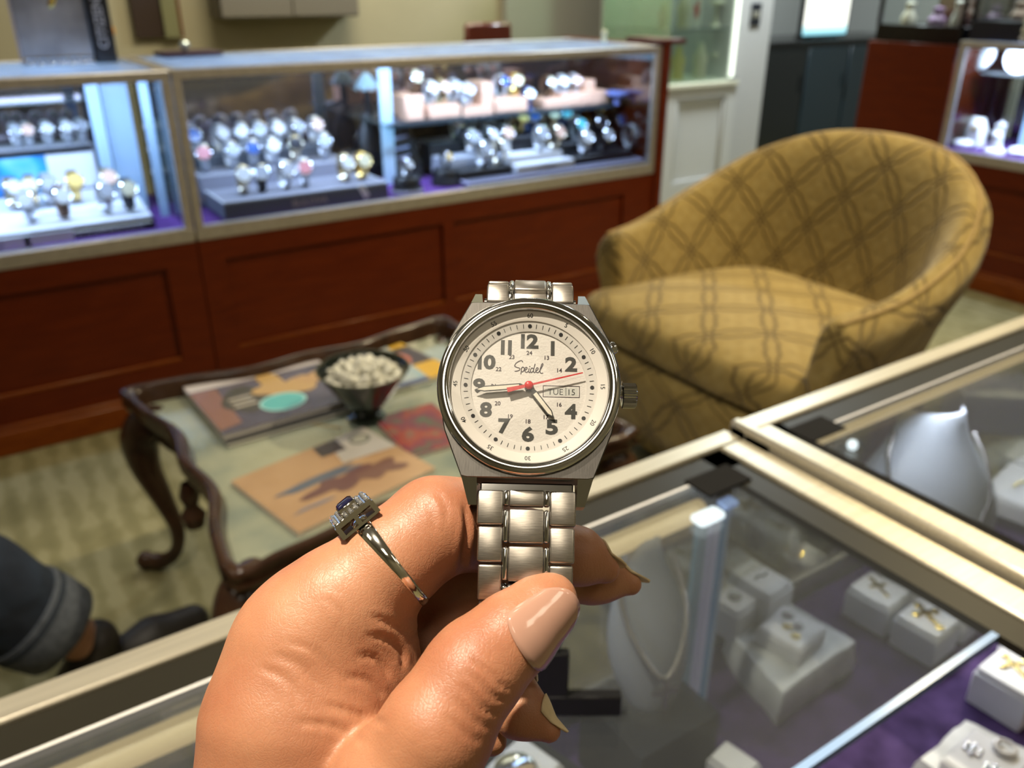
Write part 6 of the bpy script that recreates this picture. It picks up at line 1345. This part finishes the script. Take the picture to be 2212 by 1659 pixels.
m = MB(); m.b2((0.0, 0.255, 0.195), (0.43, 0.272, 0.208)); m.b2((0, 0.258, 0.07), (0.43, 0.27, 0.087)); m.build('header_frame', BLKTRAY, t)
m = MB(); m.b2((0.30, -0.03, 0.004), (0.18, -0.026, 0.034)); m.b2((-0.15, -0.030, 0.0), (0.195, -0.024, 0.036), bevel=0.002); m.build('name_plate', WTRAY, t)
m = MB(); text_mesh(m, 'SEIKO', 0.024, Matrix.Translation((0.085, -0.0308, 0.018)) @ Matrix.Rotation(PI / 2, 4, 'X'), bold=0.02); m.build('name_letters', M('grey_blue_letters', (0.26, 0.29, 0.42), 0.5), t, smooth=0)
def tz(y): return D0 + 0.038 + (y - 2.60) / 0.28 * 0.047 + 0.004
def lrow(items, Y, nm):
    for i, (x, y, s, d) in enumerate(items):
        p = on_y(x, y, Y); pos = ['leftmost', 'second from left', 'third from left', 'fourth from left', 'rightmost'][i]
        place_watch(s, d, Vector((p.x, Y, tz(Y))), random.uniform(-.3, .3), f'{s} watch with {d} dial, {pos}, {nm} of the white tray', 'watches in the black-edged white tray', 1.3)
lrow([(60, 432, 'steel', 'white'), (128, 415, 'brown', 'white'), (222, 410, 'steel', 'silver'), (270, 394, 'black', 'cream')], 2.66, 'front row')
lrow([(22, 402, 'two-tone', 'white'), (66, 408, 'gold', 'cream'), (100, 396, 'steel', 'silver'), (155, 380, 'gold', 'gold'), (230, 378, 'two-tone', 'rose')], 2.765, 'back row')
# a second, pale tray on a riser behind
t = thing('watch_tray', 'pale grey tray on a riser behind the blue header in the left case', 'watch tray', (-0.05, 2.90, D0)); tray_block(t, 'tray_floor', (0, 0, 0.0), (0.44, 0.13, 0.205), CUSH)
for i, (x, s, d) in enumerate(((36, 'steel', 'silver'), (62, 'steel', 'rose'), (105, 'steel', 'white'), (148, 'steel', 'white'), (180, 'steel', 'silver'))):
    p = on_y(x, 305, 2.94); place_watch(s, d, Vector((p.x, 2.95, D0 + 0.2055)), 0.1, f"{s} watch with {d} dial, {['leftmost', 'second from left', 'third from left', 'fourth from left', 'rightmost'][i]}, riser behind the blue header", 'watches on the pale riser', 1.05)
for i, x in enumerate((300, 338)):
    p = on_y(x, 330, 2.85); t = thing('earring_stand', ['slim glass stand with pale drops behind the left case uprights, left one', 'slim glass stand with pale drops behind the left case uprights, right one'][i], 'earring stand', Vector((p.x, 2.93, D0)))
    m = MB(); m.tube([(0, 0, 0), (0, 0, 0.26)], 0.006, 8); m.build('stem', M('pale_green_glass', (0.45, 0.55, 0.50), 0.2), t)
    for z in (0.10, 0.17, 0.24):
        m = MB(); m.ball((0, -0.01, z), 0.013, 10); m.build('drop', M('white_pearl', (0.8, 0.76, 0.70), 0.2), t)
# ================================================================ things standing on top of the far cases
t = thing('counter_display', 'upright watch advertising display with a grey mirror and black side strip on the left case', 'display', (0.27, 2.85, TOPZ + 0.0005))
m = MB(); m.b2((-0.02, 0.0, 0.0), (0.165, 0.03, 0.42), bevel=0.003); m.build('mirror_panel', M('smoky_mirror', (0.36, 0.36, 0.38), 0.4, 0.4, noise=0.4, scale=9), t)
m = MB(); m.b2((0.165, -0.015, 0.0), (0.225, 0.05, 0.42), bevel=0.004); sb = m.build('side_strip', BLKTRAY, t)
m = MB(); text_mesh(m, 'CITIZEN', 0.026, Matrix.Translation((0.193, -0.0156, 0.105)) @ Matrix.Rotation(PI / 2, 4, 'X') @ Matrix.Rotation(PI / 2, 4, 'Z'), bold=0.01); m.build('strip_lettering', M('pale_strip_letters', (0.55, 0.56, 0.62), 0.5), sb, smooth=0)
m = MB(); m.ball((0.226, 0.0, 0.085), (0.007, 0.01, 0.014), 10); m.build('orange_badge', M('orange_badge', (0.75, 0.32, 0.01), 0.4), t)
m = MB(); m.b2((-0.024, -0.002, 0), (-0.02, 0.03, 0.42)); m.build('pale_edge', M('pale_rose_edge', (0.48, 0.40, 0.38), 0.4), t)
m = MB(); m.ball((0.085, -0.002, 0.165), (0.009, 0.004, 0.022), 8, Matrix.Rotation(0.5, 3, 'Y')); m.build('rose_charm', GOLD, t)
cb = thing('chain_bracelet', 'thick silver curb chain bracelet lying along the foot of the watch advertising display', 'bracelet', (0.255, 2.838, TOPZ + 0.0005))
m = MB()
for k in range(13):
    c = Vector((0.002 + k * 0.0138, 0, 0.0105)); rr = Matrix.Rotation(0.6, 3, 'Y') @ Matrix.Rotation(0.35 if k % 2 else -0.35, 3, 'X')
    m.tube([c + rr @ Vector((0.0085 * math.cos(a), 0, 0.0085 * math.sin(a))) for a in (2 * PI * j / 14 for j in range(14))], 0.0028, 6, closed=True)
m.build('chain_links', SILVER, cb)
t = thing('jewelry_pad', 'flat dark purple pad on the far case beside the watch advertising display', 'pad', Vector((0.73, 2.98, TOPZ + 0.0005)), Matrix.Rotation(0.05, 3, 'Z'))
m = MB(); m.box((0, 0, 0.007), (0.18, 0.13, 0.014), bevel=0.003); m.build('pad_body', M('dark_plum_pad', (0.045, 0.018, 0.035), 0.7), t)
t = thing('crystal_ball', 'small clear crystal ornament on the dark purple pad', 'ornament', Vector((0.72, 2.97, TOPZ + 0.0147)))
m = MB(); m.lathe([(0, 0), (0.010, 0.0), (0.006, 0.006), (0, 0.007)], 16); m.build('foot', BLKTRAY, t)
m = MB(); m.ball((0, 0, 0.018), (0.018, 0.013, 0.0125), 12); m.build('crystal', M('bright_crystal', (0.78, 0.9, 0.88), 0.05, 0.6), t, smooth=0)
t = thing('crystal_pair', 'pale crystal ornament standing at the right end of the long case top', 'ornament', Vector((2.24, 2.75, TOPZ + 0.0005)))
m = MB(); m.ball((0, 0, 0.012), 0.012, 10); m.ball((0.0, 0, 0.036), 0.012, 10); m.build('crystal', M('pale_lit_crystal', (0.86, 0.88, 0.66), 0.1), t)
# ================================================================ right-hand case contents
IV = M('ivory_display', (0.80, 0.78, 0.74), 0.5); BRI = M('bright_white_display', (0.84, 0.84, 0.88), 0.45)
def R_(x, y, X): return on_x(x, y, X)
for i, (x, y, lab) in enumerate(((2112, 140, 'round white necklace display high in the right-hand case, left one'), (2205, 140, 'round white necklace display high in the right-hand case, at the picture edge'))):
    p = R_(x, y, 3.80); t = thing('necklace_display', lab, 'necklace display', Vector((3.80, p.y, 0.86))); m = MB()
    m.lathe([(0, 0), (0.068, 0.0), (0.068, 0.012), (0.05, 0.02), (0, 0.022)], 28, (0, 0, 0.062), Vector((-1, 0, 0.25)).to_track_quat('Z', 'Y').to_matrix()); m.build('disc', BRI, t)
    m = MB(); m.box((0.015, 0, 0.01), (0.05, 0.05, 0.02), bevel=0.003); m.build('foot', BRI, t)
rc_ = [o for o in COL.objects if o.name == 'display_case.002'][0]
m = MB(); m.b2((0.03, 0.14, 0.852), (1.66, 0.46, 0.859)); m.build('glass_shelf', pane_mat('shelf_glass', (0.80, 0.93, 0.92), 0.8, haze=0.05), rc_)
for x0 in (0.20, 0.255, 0.31):
    m = MB(); m.b2((x0, 0.25, DECK), (x0 + 0.04, 0.256, 0.85)); m.build('glass_upright', M('frosted_glass_upright', (0.36, 0.50, 0.66), 0.3), rc_)
p = R_(2118, 235, 3.80); t = thing('bracelet_stand', 'cream arched bracelet stand in the right-hand case', 'stand', Vector((3.80, p.y, DECK)))
m = MB(); m.lathe([(0, 0), (0.05, 0), (0.05, 0.02), (0, 0.022)], 24); m.build('foot', IV, t); m = MB(); m.tube([(0, -0.03, 0.02), (0, -0.032, 0.07), (0, -0.02, 0.10), (0, 0.02, 0.10), (0, 0.032, 0.07), (0, 0.03, 0.02)], 0.02, 12); m.build('arch', IV, t)
p = R_(2075, 222, 3.76); t = thing('gold_charm', 'small gold ring ornament on a pale block at the left of the right-hand case', 'ornament', Vector((3.74, 2.04, DECK)))
m = MB(); m.box((0, 0, 0.05), (0.05, 0.05, 0.10), bevel=0.004); m.build('block', BRI, t); m = MB(); m.tube([(-0.026, 0.008 * math.cos(a), 0.085 + 0.008 * math.sin(a)) for a in (2 * PI * j / 14 for j in range(14))], 0.003, 6, closed=True); m.build('ring', GOLD, t)
p = R_(2155, 310, 3.70); t = thing('ring_hand', 'white hand-shaped ring stand near the glass of the right-hand case', 'ring stand', Vector((3.69, p.y, DECK)), Matrix.Rotation(PI / 2, 3, 'Z'))
m = MB(); m.lathe([(0, 0), (0.045, 0), (0.043, 0.012), (0.026, 0.022), (0.022, 0.05), (0, 0.052)], 24); m.build('foot', BRI, t)
V, Q = sdf_surface(chain([((0, 0, 0.03), 0.020), ((0, 0, 0.065), 0.022)], 0.01) + [((-0.013 + 0.009 * k, 0, 0.07), 0.0072, (-0.017 + 0.0115 * k, -0.004, 0.105 + (0.012, 0.018, 0.016, 0.006)[k]), 0.0055, 0.004) for k in range(4)] + [((0.016, -0.005, 0.055), 0.008, (0.034, -0.012, 0.08), 0.006, 0.005)], 0.003); np_object('hand_shape', relax(V, Q, 3), Q, BRI, t)
for i, (x, y, lab) in enumerate(((2090, 285, 'low white cushion at the left corner of the right-hand case deck'), (2205, 325, 'small white cup at the right edge of the right-hand case deck'))):
    p = on_x(x, y, 3.72); t = thing('display_cushion', lab, 'display cushion', Vector((3.72, p.y, DECK))); m = MB(); m.lathe([(0, 0), (0.04, 0.0), (0.05, 0.015), (0.038, 0.03), (0, 0.034)], 20); m.build('cushion', BRI, t)
# upper tabletop showcase contents
UZ = 1.034
for i, (y, h, r, c, lab) in enumerate(((2.50, 0.09, 0.030, (0.75, 0.74, 0.60), 'cream bust in the black-framed showcase, left'), (2.36, 0.07, 0.035, (0.38, 0.24, 0.42), 'mauve stone ornament in the black-framed showcase'), (2.27, 0.10, 0.022, (0.70, 0.70, 0.62), 'pale feathered ornament in the black-framed showcase'), (2.20, 0.13, 0.028, (0.22, 0.05, 0.04), 'dark red vase in the black-framed showcase, right'))):
    t = thing('ornament', lab, 'ornament', (3.80, y, UZ)); m = MB(); m.lathe([(0, 0), (r, 0), (r * 1.1, h * .25), (r * .5, h * .6), (r * .75, h * .9), (0, h)], 18); m.build('ornament_body', M('ornament_glaze', c, 0.3), t)
for i, (y, h, r, c, lab) in enumerate(((2.02, 0.07, 0.030, (0.60, 0.44, 0.34), 'tan cup in the smaller blue-black showcase'), (1.92, 0.12, 0.022, (0.45, 0.50, 0.46), 'grey-green vase in the smaller blue-black showcase'))):
    t = thing('ornament', lab, 'ornament', (3.83, y, 1.0615)); m = MB(); m.lathe([(0, 0), (r, 0), (r * 1.1, h * .25), (r * .6, h * .6), (r * .85, h * .9), (0, h)], 18); m.build('ornament_body', M('ornament_glaze', c, 0.3), t)
for k in range(4):
    t = MB().ball((0, 0, 0), 0.0155, 14).build('pearl', M('white_pearl', (0.86, 0.88, 0.80), 0.15), None, loc=(3.62, 1.873 - k * 0.0005, 1.0015 + 0.0312 * k)); tag(t, 'big white pearl in the upright strand at the top right edge', 'pearl', 'pearls of the upright strand')
# ================================================================ glass cabinet contents
def cab(name, lab, x, y, zb, col, prof, s=1.0):
    p = on_y(x, y, 3.86); t = thing(name, lab, 'display stand', Vector((p.x, 3.86, zb))); m = MB(); m.lathe([(r * s, z * s) for r, z in prof], 18); m.build('stand_body', M('cream_display', col, 0.5), t); return t
TS = [(0, 0), (0.03, 0), (0.03, 0.01), (0.012, 0.02), (0.012, 0.12), (0.045, 0.128), (0.045, 0.145), (0, 0.15)]
BS = [(0, 0), (0.04, 0), (0.035, 0.05), (0.045, 0.11), (0.022, 0.16), (0.018, 0.19), (0, 0.195)]
cab('bracelet_stand', 'cream T-shaped stand on the lower level of the glass cabinet', 1547, 160, 0.6845, (0.75, 0.72, 0.52), TS, 0.9)
cab('necklace_bust', 'cream bust on the lower level of the glass cabinet', 1510, 160, 0.6845, (0.74, 0.70, 0.50), BS, 1.0)
t = cab('necklace_bust', 'yellow bust with a dark back at the left of the lower cabinet level', 1463, 160, 0.6845, (0.72, 0.62, 0.18), BS, 0.95)
cab('bracelet_stand', 'cream T-shaped stand on the upper shelf of the glass cabinet', 1545, 60, 0.9635, (0.75, 0.72, 0.52), TS, 0.95)
cab('necklace_bust', 'cream bust on the upper shelf beside the white card', 1475, 60, 0.9635, (0.74, 0.70, 0.46), BS, 0.95)
cab('necklace_bust', 'small cream bust at the left of the upper cabinet shelf', 1432, 60, 0.9635, (0.60, 0.60, 0.42), BS, 0.7)
cab('ornament', 'tiny peach pot at the right of the upper cabinet shelf', 1578, 60, 0.9635, (0.75, 0.50, 0.28), [(0, 0), (0.015, 0), (0.02, 0.03), (0.012, 0.05), (0, 0.05)], 1.0)
p = on_y(1505, 45, 3.88); t = thing('gift_card', 'white card with a red leaf standing on the upper cabinet shelf', 'card', Vector((p.x, 3.90, 0.9635)))
m = MB(); m.box((0, 0, 0.08), (0.10, 0.006, 0.16)); m.build('card', M('cream_card', (0.78, 0.76, 0.62), 0.5), t); m = MB(); m.prism([(x, y) for x, y in wob(0.012, 0.09, 0.024, 0.038, 6, amp=.4)], 0.0035, 0.004, Matrix(((1, 0, 0), (0, 0, -1), (0, 1, 0)))); m.build('red_leaf', M('red_leaf', (0.55, 0.06, 0.04), 0.5), t)
